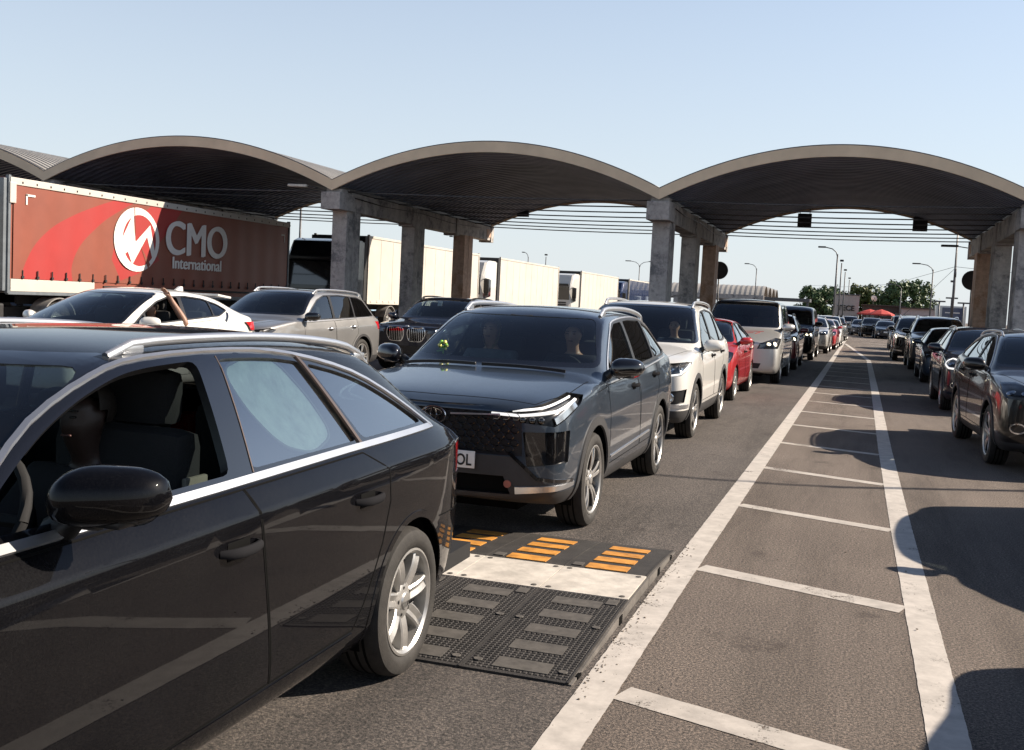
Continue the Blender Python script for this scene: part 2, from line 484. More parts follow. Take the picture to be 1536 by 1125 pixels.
# ---------------------------------------------------------------- rubber speed table
M['bump_rubber'] = simple('bump_rubber', (.030, .027, .025), .75, var=.35, scale=9, bump=.5, bscale=120)
M['bump_pad'] = simple('bump_pad', (.085, .078, .070), .8, var=.3, scale=20)
M['bump_white'] = simple('bump_white', (.56, .52, .46), .6, var=.22, scale=9, bump=.2, bscale=30)
M['bump_yellow'] = simple('bump_yellow', (.56, .25, .045), .6, var=.34, scale=12)
def speed_table():
    t = thing('speed_table', 'black rubber speed table with white top and orange stripes in the left lane', 'speed bump', (-2.3, 5.5, 0))
    HZ = .062
    y0, y1, y2, y3 = 4.24, 5.45, 5.98, 6.92
    def prof(y):
        if y < y1:
            u = (y - y0) / (y1 - y0); return .014 + (HZ - .014) * (1 - (1 - u) ** 1.25)
        if y <= y2: return HZ
        u = (y3 - y) / (y3 - y2); return .014 + (HZ - .014) * (1 - (1 - u) ** 1.5)
    def slab(bm, xa, xb, ya, yb, lift=0, mi=0, thick=None):
        n = max(1, int((yb - ya) / .08)); rows = []
        for i in range(n + 1):
            yy = ya + (yb - ya) * i / n; z = prof(yy) + lift
            zb = .001 if thick is None else z - thick
            rows.append([bm.verts.new((xa, yy, zb)), bm.verts.new((xa, yy, z)), bm.verts.new((xb, yy, z)), bm.verts.new((xb, yy, zb))])
        for a, b in zip(rows, rows[1:]):
            for q in range(3):
                bm.faces.new((a[q], a[q + 1], b[q + 1], b[q])).material_index = mi
        bm.faces.new(rows[0]).material_index = mi; bm.faces.new(rows[-1][::-1]).material_index = mi
    sh = Vector((2.3, -5.5, 0))
    x = -1.06
    for k in range(5):
        xa, xb = x - .492, x
        # front ramp: body, fine square knurl, grey pads, bolts
        bm = bmesh.new()
        slab(bm, xa, xb, y0, y1 - .004)
        step = .026
        yy = y0 + .03
        while yy < y1 - .02:
            xx = xa + .02
            while xx < xb - .02:
                z = prof(yy)
                zs = (prof(yy + .014) - z)
                q = [bm.verts.new((xx + a * .014, yy + b * .014, z + .0035 + zs * b)) for a, b in ((0, 0), (1, 0), (1, 1), (0, 1))]
                lo = [bm.verts.new((xx - .003 + a * .02, yy - .003 + b * .02, z + .0004 + zs * b)) for a, b in ((0, 0), (1, 0), (1, 1), (0, 1))]
                bm.faces.new(q)
                for e in range(4): bm.faces.new((lo[e], lo[(e + 1) % 4], q[(e + 1) % 4], q[e]))
                xx += step
            yy += step
        for j in range(5):
            py = y0 + .05 + j * .232
            slab(bm, xa + .13, xa + .385, py, py + .115, .0055, 1, .005)
        slab(bm, xa + .40, xa + .46, y1 - .14, y1 - .05, .006, 1, .005)
        for bx, by in ((xa + .05, y0 + .1), (xb - .05, y0 + .1), (xa + .05, y0 + .7), (xb - .05, y0 + .7)):
            add_lathe(bm, [(.022, prof(by) + .004), (.02, prof(by) + .007), (.001, prof(by) + .006)], 10, c=(bx, by, 0), mi=1)
        slab(bm, xb - .006, xb + .003, y0, y1 - .004, .004, 0, .004)
        mesh_obj('ramp_tile', bm, [M['bump_rubber'], M['bump_pad']], t, smooth=False, shift=sh)
        bm = bmesh.new()
        slab(bm, xa - .001, xb - .002, y1, y2, .0015)
        for bx in (xa + .04, xb - .04):
            for by in (y1 + .04, y2 - .04):
                add_lathe(bm, [(.017, HZ + .002), (.015, HZ + .005), (.001, HZ + .0045)], 10, c=(bx, by, 0), mi=1)
        mesh_obj('top_plate', bm, [M['bump_white'], M['bump_pad']], t, smooth=False, shift=sh)
        bm = bmesh.new()
        slab(bm, xa, xb, y2 + .004, y3)
        for j in range(4):
            py = y2 + .03 + j * .215
            slab(bm, xa + .115, xa + .365, py, py + .13, .005, 2, .0045)
        slab(bm, xa + .03, xa + .09, y2 + .05, y2 + .13, .006, 1, .005)
        slab(bm, xb - .006, xb + .003, y2 + .004, y3, .004, 0, .004)
        mesh_obj('striped_ramp_tile', bm, [M['bump_rubber'], M['bump_pad'], M['bump_yellow']], t, smooth=False, shift=sh)
        x -= .496
    bm = bmesh.new()
    slab(bm, -1.058, -1.044, y0, y1, -.004); slab(bm, -1.058, -1.046, y1, y2, -.004); slab(bm, -1.058, -1.044, y2, y3, -.004)
    for yy in (y0 + .12, y1 - .25, y2 + .3, y3 - .2):
        add_box(bm, (-1.046, yy, prof(yy) * .45), (.014, .06, prof(yy) * .8), 1)
    mesh_obj('side_edging', bm, [simple('grey_edging', (.12, .11, .1), .8, var=.3, bump=.4, bscale=60), M['seam']], t, smooth=False, shift=sh)
speed_table()

# grit, pebbles and dry dirt swept along the line and the bump edge
bm = bmesh.new(); rnd = random.Random(5)
for k in range(420):
    u = rnd.random()
    if u < .6: x, y = -1.02 + abs(rnd.gauss(0, .035)), rnd.uniform(4.1, 7.1)
    elif u < .75: x, y = -.83 + abs(rnd.gauss(0, .09)), rnd.uniform(2.4, 12)
    else: x, y = rnd.uniform(-1.5, 1.6), rnd.uniform(3, 13)
    s = rnd.choice((.002, .0025, .003, .004, .0055)) * rnd.uniform(.7, 1.2)
    r = bmesh.ops.create_icosphere(bm, subdivisions=1, radius=s)
    for v in r['verts']: v.co = Vector((v.co.x * rnd.uniform(.7, 1.4), v.co.y * rnd.uniform(.7, 1.4), v.co.z * .6)) + Vector((x, y, .008 + s * .3))
gr = mesh_obj('road_grit', bm, simple('grit', (.20, .17, .14), .9, var=.5, scale=40), smooth=False)
tag(gr, 'loose grit and dirt along the white line and the speed table', 'grit', kind='stuff')
# ---------------------------------------------------------------- vaulted canopies on concrete portals
def concrete(name, a, b, stain):
    m, nt, p, out = new_mat(name)
    tc = N(nt, 'ShaderNodeTexCoord', name='TC')
    mp = N(nt, 'ShaderNodeMapping'); mp.inputs['Scale'].default_value = (3.5, 3.5, .55)
    nt.links.new(tc.outputs['Object'], mp.inputs['Vector'])
    n1 = noise(nt, 1.0, 6, .65, mp.outputs[0]); n2 = noise(nt, 7, 6, .7); n3 = noise(nt, 1.3, 5, .75)
    r1 = ramp(nt, n1.outputs['Fac'], [(.3, a), (.7, b)])
    s = ramp(nt, n3.outputs['Fac'], [(.50, (1, 1, 1)), (.62, stain)])
    mx = N(nt, 'ShaderNodeMix', data_type='RGBA', blend_type='MULTIPLY'); mx.inputs[0].default_value = 1
    nt.links.new(r1.outputs['Color'], mx.inputs[6]); nt.links.new(s.outputs['Color'], mx.inputs[7])
    g = ramp(nt, n2.outputs['Fac'], [(.35, (.75, .75, .75)), (.7, (1.15, 1.15, 1.15))])
    mx2 = N(nt, 'ShaderNodeMix', data_type='RGBA', blend_type='MULTIPLY'); mx2.inputs[0].default_value = 1
    nt.links.new(mx.outputs[2], mx2.inputs[6]); nt.links.new(g.outputs['Color'], mx2.inputs[7])
    nt.links.new(mx2.outputs[2], p.inputs['Base Color']); p.inputs['Roughness'].default_value = .85
    b_ = N(nt, 'ShaderNodeBump'); b_.inputs['Strength'].default_value = .4; b_.inputs['Distance'].default_value = .02
    nt.links.new(n2.outputs['Fac'], b_.inputs['Height']); nt.links.new(b_.outputs['Normal'], p.inputs['Normal'])
    return m
M['conc'] = concrete('stained_concrete', (.34, .32, .305), (.52, .485, .455), (.42, .44, .47))
M['conc_rust'] = concrete('brown_concrete', (.46, .32, .245), (.62, .43, .32), (.7, .6, .5))
M['fascia'] = simple('fascia_sheet', (.76, .60, .42), .55, var=.1, scale=1.5)
M['roof_sheet'] = simple('roof_sheet', (.40, .38, .35), .45, .2, var=.12, scale=.8)
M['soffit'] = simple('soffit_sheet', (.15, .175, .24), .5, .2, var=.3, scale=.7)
M['steel'] = simple('grey_steel', (.10, .10, .105), .5, .5, var=.2)
M['sign_dark'] = simple('sign_back', (.035, .035, .038), .6, .3, var=.2)

ROWX = [-34.5, -24.6, -14.78, -5.28, 3.95, 13.1, 22.2]
ROWZ = [4.98, 4.89, 4.80, 4.75, 4.79, 4.80, 4.80]
def facade_y(x): return 28.6 + x * .056
DEPTH = 13.7
RISE = 1.17

def canopy(i, label):
    xa, xb = ROWX[i], ROWX[i + 1]; za, zb = ROWZ[i], ROWZ[i + 1]
    cx = (xa + xb) / 2; yf = facade_y(cx)
    t = thing('vaulted_canopy', label, 'canopy', (cx, yf, 0), 0, 'vaulted canopies over the traffic lanes')
    hw = (xb - xa) / 2
    rake = facade_y(1) - facade_y(0)
    NS = 36
    def pt(u, y, dz=0):
        # u -1..1 across the bay
        x = u * hw
        return Vector((x, y + x * rake, (za + zb) / 2 + (zb - za) / 2 * u + RISE * (1 - u * u) + dz))
    # corrugated shell: ridges run along the arch
    per, dep = .34, .07
    cols = []; y = 0
    while y < DEPTH - .01:
        cols += [(y, 0), (y + per * .40, 0), (y + per * .5, dep), (y + per * .9, dep)]; y += per
    cols.append((DEPTH, 0))
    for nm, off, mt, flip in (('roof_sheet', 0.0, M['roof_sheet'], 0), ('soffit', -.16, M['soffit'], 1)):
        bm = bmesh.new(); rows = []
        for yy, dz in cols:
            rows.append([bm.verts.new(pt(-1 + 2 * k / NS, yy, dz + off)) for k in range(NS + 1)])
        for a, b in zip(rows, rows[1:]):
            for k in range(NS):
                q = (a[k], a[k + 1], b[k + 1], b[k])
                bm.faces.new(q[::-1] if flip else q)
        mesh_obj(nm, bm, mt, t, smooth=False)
    for yy in (-.07, DEPTH + .01):
        bm = bmesh.new()
        prof = [(0, .05), (0, -.24), (.06, -.24), (.06, .05)]
        rows = [[bm.verts.new(pt(-1 + 2 * k / NS, yy + py, pz)) for py, pz in prof] for k in range(NS + 1)]
        for a, b in zip(rows, rows[1:]):
            for q in range(4):
                bm.faces.new((a[q], b[q], b[(q + 1) % 4], a[(q + 1) % 4]))
        bm.faces.new(rows[0]); bm.faces.new(rows[-1][::-1])
        mesh_obj('fascia', bm, M['fascia'], t, smooth=True, angle=40, recalc=True)
        # dark capping edge
        bm = bmesh.new()
        add_tube(bm, [pt(-1 + 2 * k / NS, yy + .03, .06) for k in range(NS + 1)], .022, 6)
        mesh_obj('roof_edge', bm, M['steel'], t)
    for k in range(8):
        yy = .5 + k * (DEPTH - 1.0) / 7
        bm = bmesh.new()
        sag = .05
        add_tube(bm, [pt(u, yy, 0) * 1 + Vector((0, 0, -.22 - RISE * (1 - u * u) - sag * (1 - u * u))) for u in [-1 + q / 5 for q in range(11)]], .022, 6)
        mesh_obj('tie_rod', bm, M['steel'], t)
    return t
CAN = ['arched canopy roof over the leftmost bay, only its right flank in view', 'arched canopy roof over the red lettered trailer',
       'arched canopy roof in the middle, over the dark SUVs', 'arched canopy roof over the hatched strip and queue of cars',
       'arched canopy roof beyond the right hand columns, only its corner in view']
for i in range(5): canopy(i, CAN[i])

def portal(i, label, ends):
    x = ROWX[i]; z = ROWZ[i]; yf = facade_y(x)
    t = thing('concrete_portal', label, 'portal', (x, yf, 0), 0, 'concrete portals carrying the canopies')
    bm = bmesh.new()
    top = z - .30
    add_box(bm, (0, .35, top - .24), (.62, .95, .50), bevel=.02)
    y = .84
    for L in (4.6, 4.1, 3.9):
        add_box(bm, (0, y + L / 2, top - .20), (.46, L - .02, .56), bevel=.015)
        add_box(bm, (0, y + L - .01, top - .22), (.54, .30, .66), bevel=.015)
        y += L
    add_box(bm, (0, .35, top + .07), (.5, .5, .10))
    mesh_obj('beam', bm, M['conc'], t, smooth=False)
    for k, (yc, zt) in enumerate(((.95, top - .48), (5.95, top - .46), (10.8, top - .46))):
        bm = bmesh.new()
        # paired posts with a shadow groove between
        add_box(bm, (0, yc - .235, zt / 2), (.48, .44, zt), bevel=.018)
        add_box(bm, (0, yc + .235, zt / 2), (.48, .44, zt), bevel=.018)
        add_box(bm, (0, yc, zt / 2), (.38, .12, zt - .02))
        mesh_obj('column', bm, M['conc_rust'] if k == 2 else M['conc'], t, smooth=False)
    bm = bmesh.new()
    add_box(bm, (0, 13.15, top - .2), (.5, .7, .34), bevel=.02)
    mesh_obj('end_block', bm, M['conc_rust'], t, smooth=False)
    # valley gutter and drain pipe
    bm = bmesh.new()
    add_box(bm, (0, DEPTH / 2, top + .16), (.30, DEPTH - .3, .08))
    mesh_obj('gutter', bm, M['steel'], t, smooth=False)
    bm = bmesh.new()
    add_tube(bm, [(.26, .3, top - .05), (.26, 3, top - .12), (.26, 6, top - .05), (.26, 9, top - .14), (.26, 12, top - .05)], .014, 5)
    mesh_obj('cable', bm, M['trim'], t)
    return t
PL = {1: 'concrete portal behind the red trailer with stained columns', 2: 'row of paired grey columns beside the black truck cab',
      3: 'row of stained columns behind the white SUV', 4: 'row of columns at the right edge above the black SUVs',
      5: 'concrete portal beyond the right edge of the view'}
for i in PL: portal(i, PL[i], None)

def floodlight(x, y, z, rz, label, dark=False):
    t = thing('floodlight', label, 'lamp', (x, y, z), rz, 'lamps on the beam ends')
    bm = bmesh.new(); add_tube(bm, [(0, 0, 0), (-.35, 0, .05)], .02, 6); mesh_obj('arm', bm, M['steel'], t)
    bm = bmesh.new(); add_box(bm, (-.62, 0, .06), (.6, .2, .08), bevel=.03)
    mesh_obj('lamp_head', bm, M['sign_dark'] if dark else M['bump_white'], t, angle=40)
floodlight(-15.3, facade_y(-15) + .1, 4.62, .15, 'white street lamp head on the near end of a concrete beam')
floodlight(3.65, facade_y(4) + 13.3, 4.35, 0, 'dark lamp head sticking out of the right hand beam end', True)

def hung_sign(x, y, z, s, label):
    t = thing('lane_sign', label, 'sign', (x, y, z), 0, 'square lane signs hung under the rear canopy edge')
    bm = bmesh.new(); add_box(bm, (0, 0, 0), (s, .10, s), bevel=.015); mesh_obj('sign_box', bm, M['sign_dark'], t, smooth=False)
    bm = bmesh.new()
    for a in (-s * .35, s * .35): add_tube(bm, [(a, 0, s / 2), (a, 0, s / 2 + .75)], .014, 6)
    mesh_obj('hanger', bm, M['steel'], t)
hung_sign(-2.20, 42.2, 5.23, .52, 'square grey sign hanging left of the middle of the right hand arch')
hung_sign(1.96, 42.2, 5.18, .52, 'square grey sign hanging near the right end of the right hand arch')
hung_sign(-13.3, 41.4, 5.30, .50, 'square grey sign hanging under the middle arch')

def round_sign(x, y, z, r, label):
    t = thing('round_sign', label, 'sign', (x, y, 0), 0, 'round traffic signs seen from the back')
    bm = bmesh.new(); add_lathe(bm, [(.001, -.008), (r, -.008), (r + .012, 0), (r, .012), (.001, .012)], 36, 'Y', c=(0, 0, z))
    mesh_obj('sign_disc', bm, M['sign_dark'], t, angle=40, recalc=True)
    bm = bmesh.new(); add_tube(bm, [(0, .05, .0), (0, .05, z + r * .8)], .03, 8); mesh_obj('post', bm, M['steel'], t)
round_sign(-5.20, 41.2, 3.16, .33, 'round sign on a post behind the brown column right of the white SUV')
round_sign(3.80, 41.2, 3.14, .34, 'round sign on a post beside the right hand brown column')
# ---------------------------------------------------------------- lorries
M['truck_white'] = paint('truck_white', (.60, .585, .55), 0, .4, 1)
M['truck_black'] = paint('truck_black', (.008, .009, .012), .2, .3, .6)
M['truck_blue'] = paint('truck_navy', (.015, .03, .09), .2, .3, .6)
M['truck_mud'] = simple('mudguard_grey', (.23, .22, .21), .7, var=.2)
M['trailer_white'] = simple('trailer_white', (.51, .48, .43), .5, var=.07, scale=1.2)
M['tarp_brown'] = simple('tarp_brown', (.225, .062, .038), .5, var=.10, scale=1.2, bump=.12, bscale=3)
M['tarp_red'] = simple('tarp_red', (.34, .030, .028), .5, var=.06, scale=1.2)
M['tarp_white'] = simple('tarp_white', (.74, .70, .66), .5, var=.04)
M['chassis'] = simple('chassis', (.015, .015, .016), .7, var=.3)
M['frame_grey'] = simple('headboard_grey', (.13, .15, .17), .5, var=.15)

def truck_wheel(parent, x, y, r=.5, w=.34):
    bm = bmesh.new()
    s = 1 if x > 0 else -1
    add_lathe(bm, [(r * .58, -w / 2), (r * .9, -w / 2), (r, -w * .38), (r, w * .38), (r * .9, w / 2), (r * .58, w / 2)], 32, 'X', c=(x, y, r))
    o = mesh_obj('wheel', bm, M['rubber'], parent, angle=40, recalc=True)
    bm = bmesh.new()
    add_lathe(bm, [(r * .585, w * .47), (r * .5, w * .30), (r * .28, w * .28), (r * .24, w * .55), (.001, w * .58)], 24, 'X', c=(0, 0, 0))
    if s < 0: bmesh.ops.scale(bm, verts=bm.verts, vec=(-1, 1, 1))
    bmesh.ops.translate(bm, verts=bm.verts, vec=(x, y, r))
    mesh_obj('rim', bm, M['alloy'], o, angle=40, recalc=True)

def cab(parent, y0, mat, W=2.48, H=3.75, lod=0):
    """tractor cab facing -Y, front at y0, x centred"""
    hw = W / 2
    bm = bmesh.new()
    prof = [(.10, .95), (0, 1.3), (0, 1.75), (.10, 2.65), (.22, 3.0), (.62, H - .12), (1.1, H), (2.25, H), (2.3, H - .1), (2.3, .95)]
    fr = [[bm.verts.new((x, y0 + y, z)) for y, z in prof] for x in (-hw, -hw + .16, 0, hw - .16, hw)]
    for v, (y, z) in zip(fr[0], prof): v.co.y += .14 if y < .8 else 0
    for v, (y, z) in zip(fr[-1], prof): v.co.y += .14 if y < .8 else 0
    n = len(prof)
    for a, b in zip(fr, fr[1:]):
        for k in range(n):
            bm.faces.new((a[k], b[k], b[(k + 1) % n], a[(k + 1) % n]))
    bm.faces.new(fr[0][::-1]); bm.faces.new(fr[-1])
    bmesh.ops.recalc_face_normals(bm, faces=bm.faces)
    es = [e for e in bm.edges if e.calc_face_angle(0) > .9]
    bmesh.ops.bevel(bm, geom=es, offset=.05, segments=3, affect='EDGES')
    c = mesh_obj('cab', bm, mat, parent, angle=35)
    # windscreen, side glass, grille, bumper, lamps, visor, mirrors
    bm = bmesh.new()
    add_prism(bm, [(-hw + .12, y0 + .008, 1.85), (hw - .12, y0 + .008, 1.85), (hw - .2, y0 + .112, 2.78), (-hw + .2, y0 + .112, 2.78)], (0, -.02, .003))
    mesh_obj('windscreen', bm, M['gloss_black'], parent, smooth=False)
    for s in (-1, 1):
        bm = bmesh.new()
        x = s * (hw - .004)
        add_prism(bm, [(x, y0 + .17, 1.62), (x, y0 + 1.35, 1.78), (x, y0 + 1.35, 2.7), (x, y0 + .30, 2.78)], (s * .02, 0, 0))
        mesh_obj('side_window', bm, M['gloss_black'], parent, smooth=False, recalc=True)
        bm = bmesh.new()
        add_box(bm, (s * (hw + .20), y0 + .10, 2.35), (.30, .20, .75), bevel=.05)
        add_box(bm, (s * (hw + .18), y0 + .16, 1.9), (.24, .16, .24), bevel=.05)
        add_tube(bm, [(s * (hw - .05), y0 + .2, 2.7), (s * (hw + .18), y0 + .16, 2.7), (s * (hw + .18), y0 + .16, 2.5)], .025, 6)
        mesh_obj('wing_mirror', bm, M['trim'], parent, angle=40)
        bm = bmesh.new(); add_box(bm, (s * (hw - .3), y0 + .03, .72), (.48, .14, .22), bevel=.03)
        mesh_obj('headlight', bm, M['reflector'], parent, angle=40)
    bm = bmesh.new()
    add_box(bm, (0, y0 + .15, .66), (W, .36, .56), bevel=.06)
    mesh_obj('bumper', bm, mat, parent, angle=40)
    bm = bmesh.new()
    for k in range(5): add_box(bm, (0, y0 + .0 - .012, 1.05 + k * .15), (W * .72, .05, .10), bevel=.015)
    mesh_obj('grille', bm, M['trim'], parent, smooth=False)
    bm = bmesh.new(); add_box(bm, (0, y0 + .0, 2.92), (W * .84, .22, .16), bevel=.04)
    mesh_obj('sun_visor', bm, M['trim'], parent, angle=40)
    # chassis, side skirts, fairing
    bm = bmesh.new()
    add_box(bm, (0, y0 + 3.2, .72), (.9, 5.6, .24))
    for s in (-1, 1): add_box(bm, (s * (hw - .2), y0 + 2.6, .68), (.4, 1.1, .55), bevel=.05)
    mesh_obj('chassis', bm, M['chassis'], parent, smooth=False)
    for s in (-1, 1):
        truck_wheel(parent, s * (hw - .2), y0 + 1.4)
        truck_wheel(parent, s * (hw - .2), y0 + 5.0)
        bm = bmesh.new()
        add_lathe(bm, [(.60, -.24), (.60, .24), (.57, .24), (.57, -.24)], 32, 'X', c=(s * (hw - .22), y0 + 5.0, .52), close=True)
        bmesh.ops.delete(bm, geom=[v for v in bm.verts if v.co.z < .62], context='VERTS')
        mesh_obj('mudguard', bm, M['truck_mud'], parent, angle=40, recalc=True)

def trailer(parent, y0, y1, mat, top=4.0, floor=1.25, W=2.55, frame=None):
    hw = W / 2; L = y1 - y0
    bm = bmesh.new()
    add_box(bm, (0, (y0 + y1) / 2, (top + floor) / 2), (W - .03, L, top - floor), bevel=.02)
    if frame is None:
        for k in range(1, int(L / 1.22)):
            for s in (-1, 1): add_box(bm, (s * (hw - .013), y0 + k * 1.22, (top + floor) / 2), (.012, .022, top - floor - .24))
        for k in range(int(L / .61)):
            for s in (-1, 1): add_box(bm, (s * hw, y0 + .3 + k * .61, floor + .02), (.03, .05, .10))
    o = mesh_obj('trailer_body', bm, mat, parent, smooth=False)
    bm = bmesh.new()
    for s in (-1, 1):
        add_box(bm, (s * (hw - .03), (y0 + y1) / 2, top - .04), (.09, L + .02, .10), bevel=.01)
        add_box(bm, (s * (hw - .03), (y0 + y1) / 2, floor - .02), (.09, L + .02, .12), bevel=.01)
        for yy in (y0, y1): add_box(bm, (s * (hw - .03), yy, (top + floor) / 2), (.1, .08, top - floor + .1), bevel=.01)
    mesh_obj('trailer_frame', bm, frame or M['trailer_white'], parent, smooth=False)
    bm = bmesh.new()
    for s in (-1, 1): add_box(bm, (s * .5, (y0 + y1) / 2 + .5, floor - .2), (.12, L - 1.2, .26))
    for yy in (y0 + 2.6,): add_box(bm, (-.8, yy, .6), (.12, .12, 1.0)); add_box(bm, (.8, yy, .6), (.12, .12, 1.0))
    mesh_obj('underframe', bm, M['chassis'], parent, smooth=False)
    for k in range(3):
        for s in (-1, 1): truck_wheel(parent, s * (hw - .22), y1 - 2.0 - k * 1.3, .48, .36)
    return o

XR = -19.5
XC = XR - 1.275
def lorry(y0, ytr, yend, cabm, bodym, label, frame=True):
    t = thing('articulated_lorry', label, 'lorry', (XC, y0, 0), 0, 'lorries queueing on the left')
    cab(t, 0, cabm)
    trailer(t, ytr - y0, yend - y0, bodym)
    bm = bmesh.new(); add_box(bm, (0, ytr - y0 - .16, 2.62), (2.5, .30, 2.70), bevel=.02); mesh_obj('headboard', bm, M['chassis'], t, smooth=False)
    return t
# lettered curtain-sider nearest the camera
cmo = thing('articulated_lorry', 'lorry with a brown and red CMO International curtain trailer', 'lorry', (XC, 17.2, 0), 0, 'lorries queueing on the left')
cab(cmo, 0, M['truck_white'])
trailer(cmo, 20.42 - 17.2, 33.5 - 17.2, M['tarp_brown'], 3.98, 1.25, frame=M['frame_grey'])
bm = bmesh.new(); add_box(bm, (0, 20.33 - 17.2, 2.6), (2.5, .12, 2.7), bevel=.02); mesh_obj('headboard', bm, M['frame_grey'], cmo, smooth=False)
DX = 1.275
def tarp_pt(y, z): return Vector((DX, y - 17.2, z))
bm = bmesh.new()
ny, nz = 180, 16
ya, yb, zl, zh = 20.55, 33.40, 1.56, 3.82
rows = []
for i in range(ny + 1):
    y = ya + (yb - ya) * i / ny
    ripple = .008 * math.sin(i * .52) + .006 * math.sin(i * .19 + 1)
    rows.append([bm.verts.new(tarp_pt(y, zl + (zh - zl) * k / nz) + Vector((.010 + ripple * (1 - k / nz * .6), 0, 0))) for k in range(nz + 1)])
for a, b in zip(rows, rows[1:]):
    for k in range(nz): bm.faces.new((a[k], b[k], b[k + 1], a[k + 1]))
def clip_yz(bm, poly, mi):
    """recolour the part of the sheet inside a convex (y, z) polygon (cut cleanly)"""
    cy = sum(p[0] for p in poly) / len(poly); cz = sum(p[1] for p in poly) / len(poly)
    lo = min(p[0] for p in poly) - .1; hi = max(p[0] for p in poly) + .1
    fs = [f for f in bm.faces if lo < f.calc_center_median().y + 17.2 < hi]
    for (a, b) in zip(poly, poly[1:] + poly[:1]):
        d = Vector((0, b[0] - a[0], b[1] - a[1]))
        n = Vector((0, -d.z, d.y))
        if n.dot(Vector((0, cy - a[0], cz - a[1]))) < 0: n = -n
        co = Vector((0, a[0] - 17.2, a[1]))
        geom = list({e for f in fs for e in f.edges}) + list({v for f in fs for v in f.verts}) + fs
        r = bmesh.ops.bisect_plane(bm, geom=geom, plane_co=co, plane_no=n, dist=1e-5)
        fs = [g for g in r['geom'] if isinstance(g, bmesh.types.BMFace) and n.dot(g.calc_center_median() - co) > 0]
    for f in fs: f.material_index = mi
def arc_band(outer, inner, mi):
    for k in range(len(outer) - 1):
        clip_yz(bm, [outer[k], outer[k + 1], inner[k + 1], inner[k]], mi)
# swoosh from the lower left, then the broad band behind the badge
arc_band(smooth([(20.78, 1.56), (20.95, 1.95), (21.3, 2.45), (21.8, 2.86), (22.5, 3.22), (23.3, 3.53), (24.2, 3.82)], 4),
         smooth([(22.6, 1.56), (22.55, 1.9), (22.72, 2.3), (23.05, 2.68), (23.6, 3.1), (24.2, 3.45), (25.0, 3.82)], 4), 1)
clip_yz(bm, [(25.75, 3.82), (27.3, 3.82), (26.4, 3.0), (25.7, 2.3), (24.9, 3.2)], 1)
clip_yz(bm, [(24.2, 2.6), (25.6, 2.8), (26.3, 2.2), (25.2, 1.85), (24.55, 1.56), (24.1, 2.2)], 1)
# badge: ring, broken bar and lightning zigzag
CY, CZ, RY, RZ = 25.13, 2.81, .985, .90
def el(a, ry, rz, oy=0, oz=0): return (CY + oy + ry * math.cos(a), CZ + oz + rz * math.sin(a))
n = 40
tarp = mesh_obj('curtain', bm, [M['tarp_brown'], M['tarp_red'], M['tarp_white']], cmo)
bm = bmesh.new()
def flat(poly, x, mi=0):
    f = bm.faces.new([bm.verts.new((x, y - 17.2, z)) for y, z in poly])
    if f.normal.x < 0: f.normal_flip()
    f.material_index = mi
for k in range(n):
    a, b = 2 * PI * k / n, 2 * PI * (k + 1) / n
    flat([el(a, RY, RZ), el(b, RY, RZ), el(b, RY * .74, RZ * .80, .10, -.02), el(a, RY * .74, RZ * .80, .10, -.02)], DX + .034)
# inner disc, red and brown
for k in range(n):
    a, b = 2 * PI * k / n, 2 * PI * (k + 1) / n
    flat([(CY + .1, CZ - .02), el(a, RY * .74, RZ * .80, .10, -.02), el(b, RY * .74, RZ * .80, .10, -.02)], DX + .030, 1)
# bold M zigzag
flat([(24.55, 2.35), (24.42, 2.72), (24.95, 3.56), (24.98, 2.85), (25.02, 2.62)], DX + .038)
flat([(24.93, 3.60), (25.0, 3.0), (25.06, 2.75), (24.93, 2.10), (24.62, 2.65)], DX + .0382)
flat([(24.93, 2.10), (25.06, 2.75), (25.68, 3.26), (25.55, 2.92)], DX + .0384)
flat([(25.68, 3.26), (25.55, 2.92), (25.83, 2.25), (25.93, 2.45)], DX + .0386)
flat([(25.45, 2.45), (25.28, 2.62), (25.62, 2.02), (25.72, 2.14)], DX + .0392, 2)
flat([(24.965, 3.74), (24.995, 3.74), (25.055, 2.78), (25.035, 2.78)], DX + .0394, 2)
bmesh.ops.recalc_face_normals(bm, faces=bm.faces)
for f in bm.faces:
    if f.normal.x < 0: f.normal_flip()
mesh_obj('emblem', bm, [M['tarp_white'], M['tarp_red'], M['tarp_brown']], cmo, smooth=False)
RT = Matrix.Rotation(PI / 2, 4, 'Z')
for body, yc, zb, size, sx, bold in (('CMO', 28.0, 2.50, 1.42, .98, .022), ('International', 28.02, 2.08, .50, 1.0, .008)):
    tb2 = bmesh.new()
    for q_ in (range(3) if bold else range(1)):
        merge_bm(tb2, text_bm(body, size, .002, 0, sx=sx), Matrix.Translation((DX + .036 + .0017 * q_, yc - 17.2 + (q_ - 1) * bold * 2, zb + (q_ - 1) * bold * .6)) @ RT)
    mesh_obj('lettering', tb2, M['tarp_white'], cmo, smooth=False)
bm = bmesh.new()
add_box(bm, (DX - .0, (20.42 + 33.5) / 2 - 17.2, 3.90), (.08, 13.08, .17), bevel=.01)
for k in range(28): add_box(bm, (DX + .045, 20.8 + k * .47 - 17.2, 3.885), (.012, .03, .05), 1)
add_box(bm, (DX + .01, 20.5 - 17.2, 3.62), (.08, .2, .5), bevel=.02)
mesh_obj('top_rail', bm, [M['trailer_white'], M['trim']], cmo, smooth=False)
bm = bmesh.new()
add_box(bm, (DX + .0, 21.95 - 17.2, 1.40), (.05, 2.95, .30), bevel=.01)
add_box(bm, (DX + .0, 28.6 - 17.2, 1.44), (.04, 9.6, .06), 1)
for k in range(26):
    add_box(bm, (DX + .035, 20.85 + k * .5 - 17.2, 1.66), (.02, .025, .22), 1)
    add_box(bm, (DX + .04, 20.85 + k * .5 - 17.2, 1.60), (.03, .07, .06), 1)
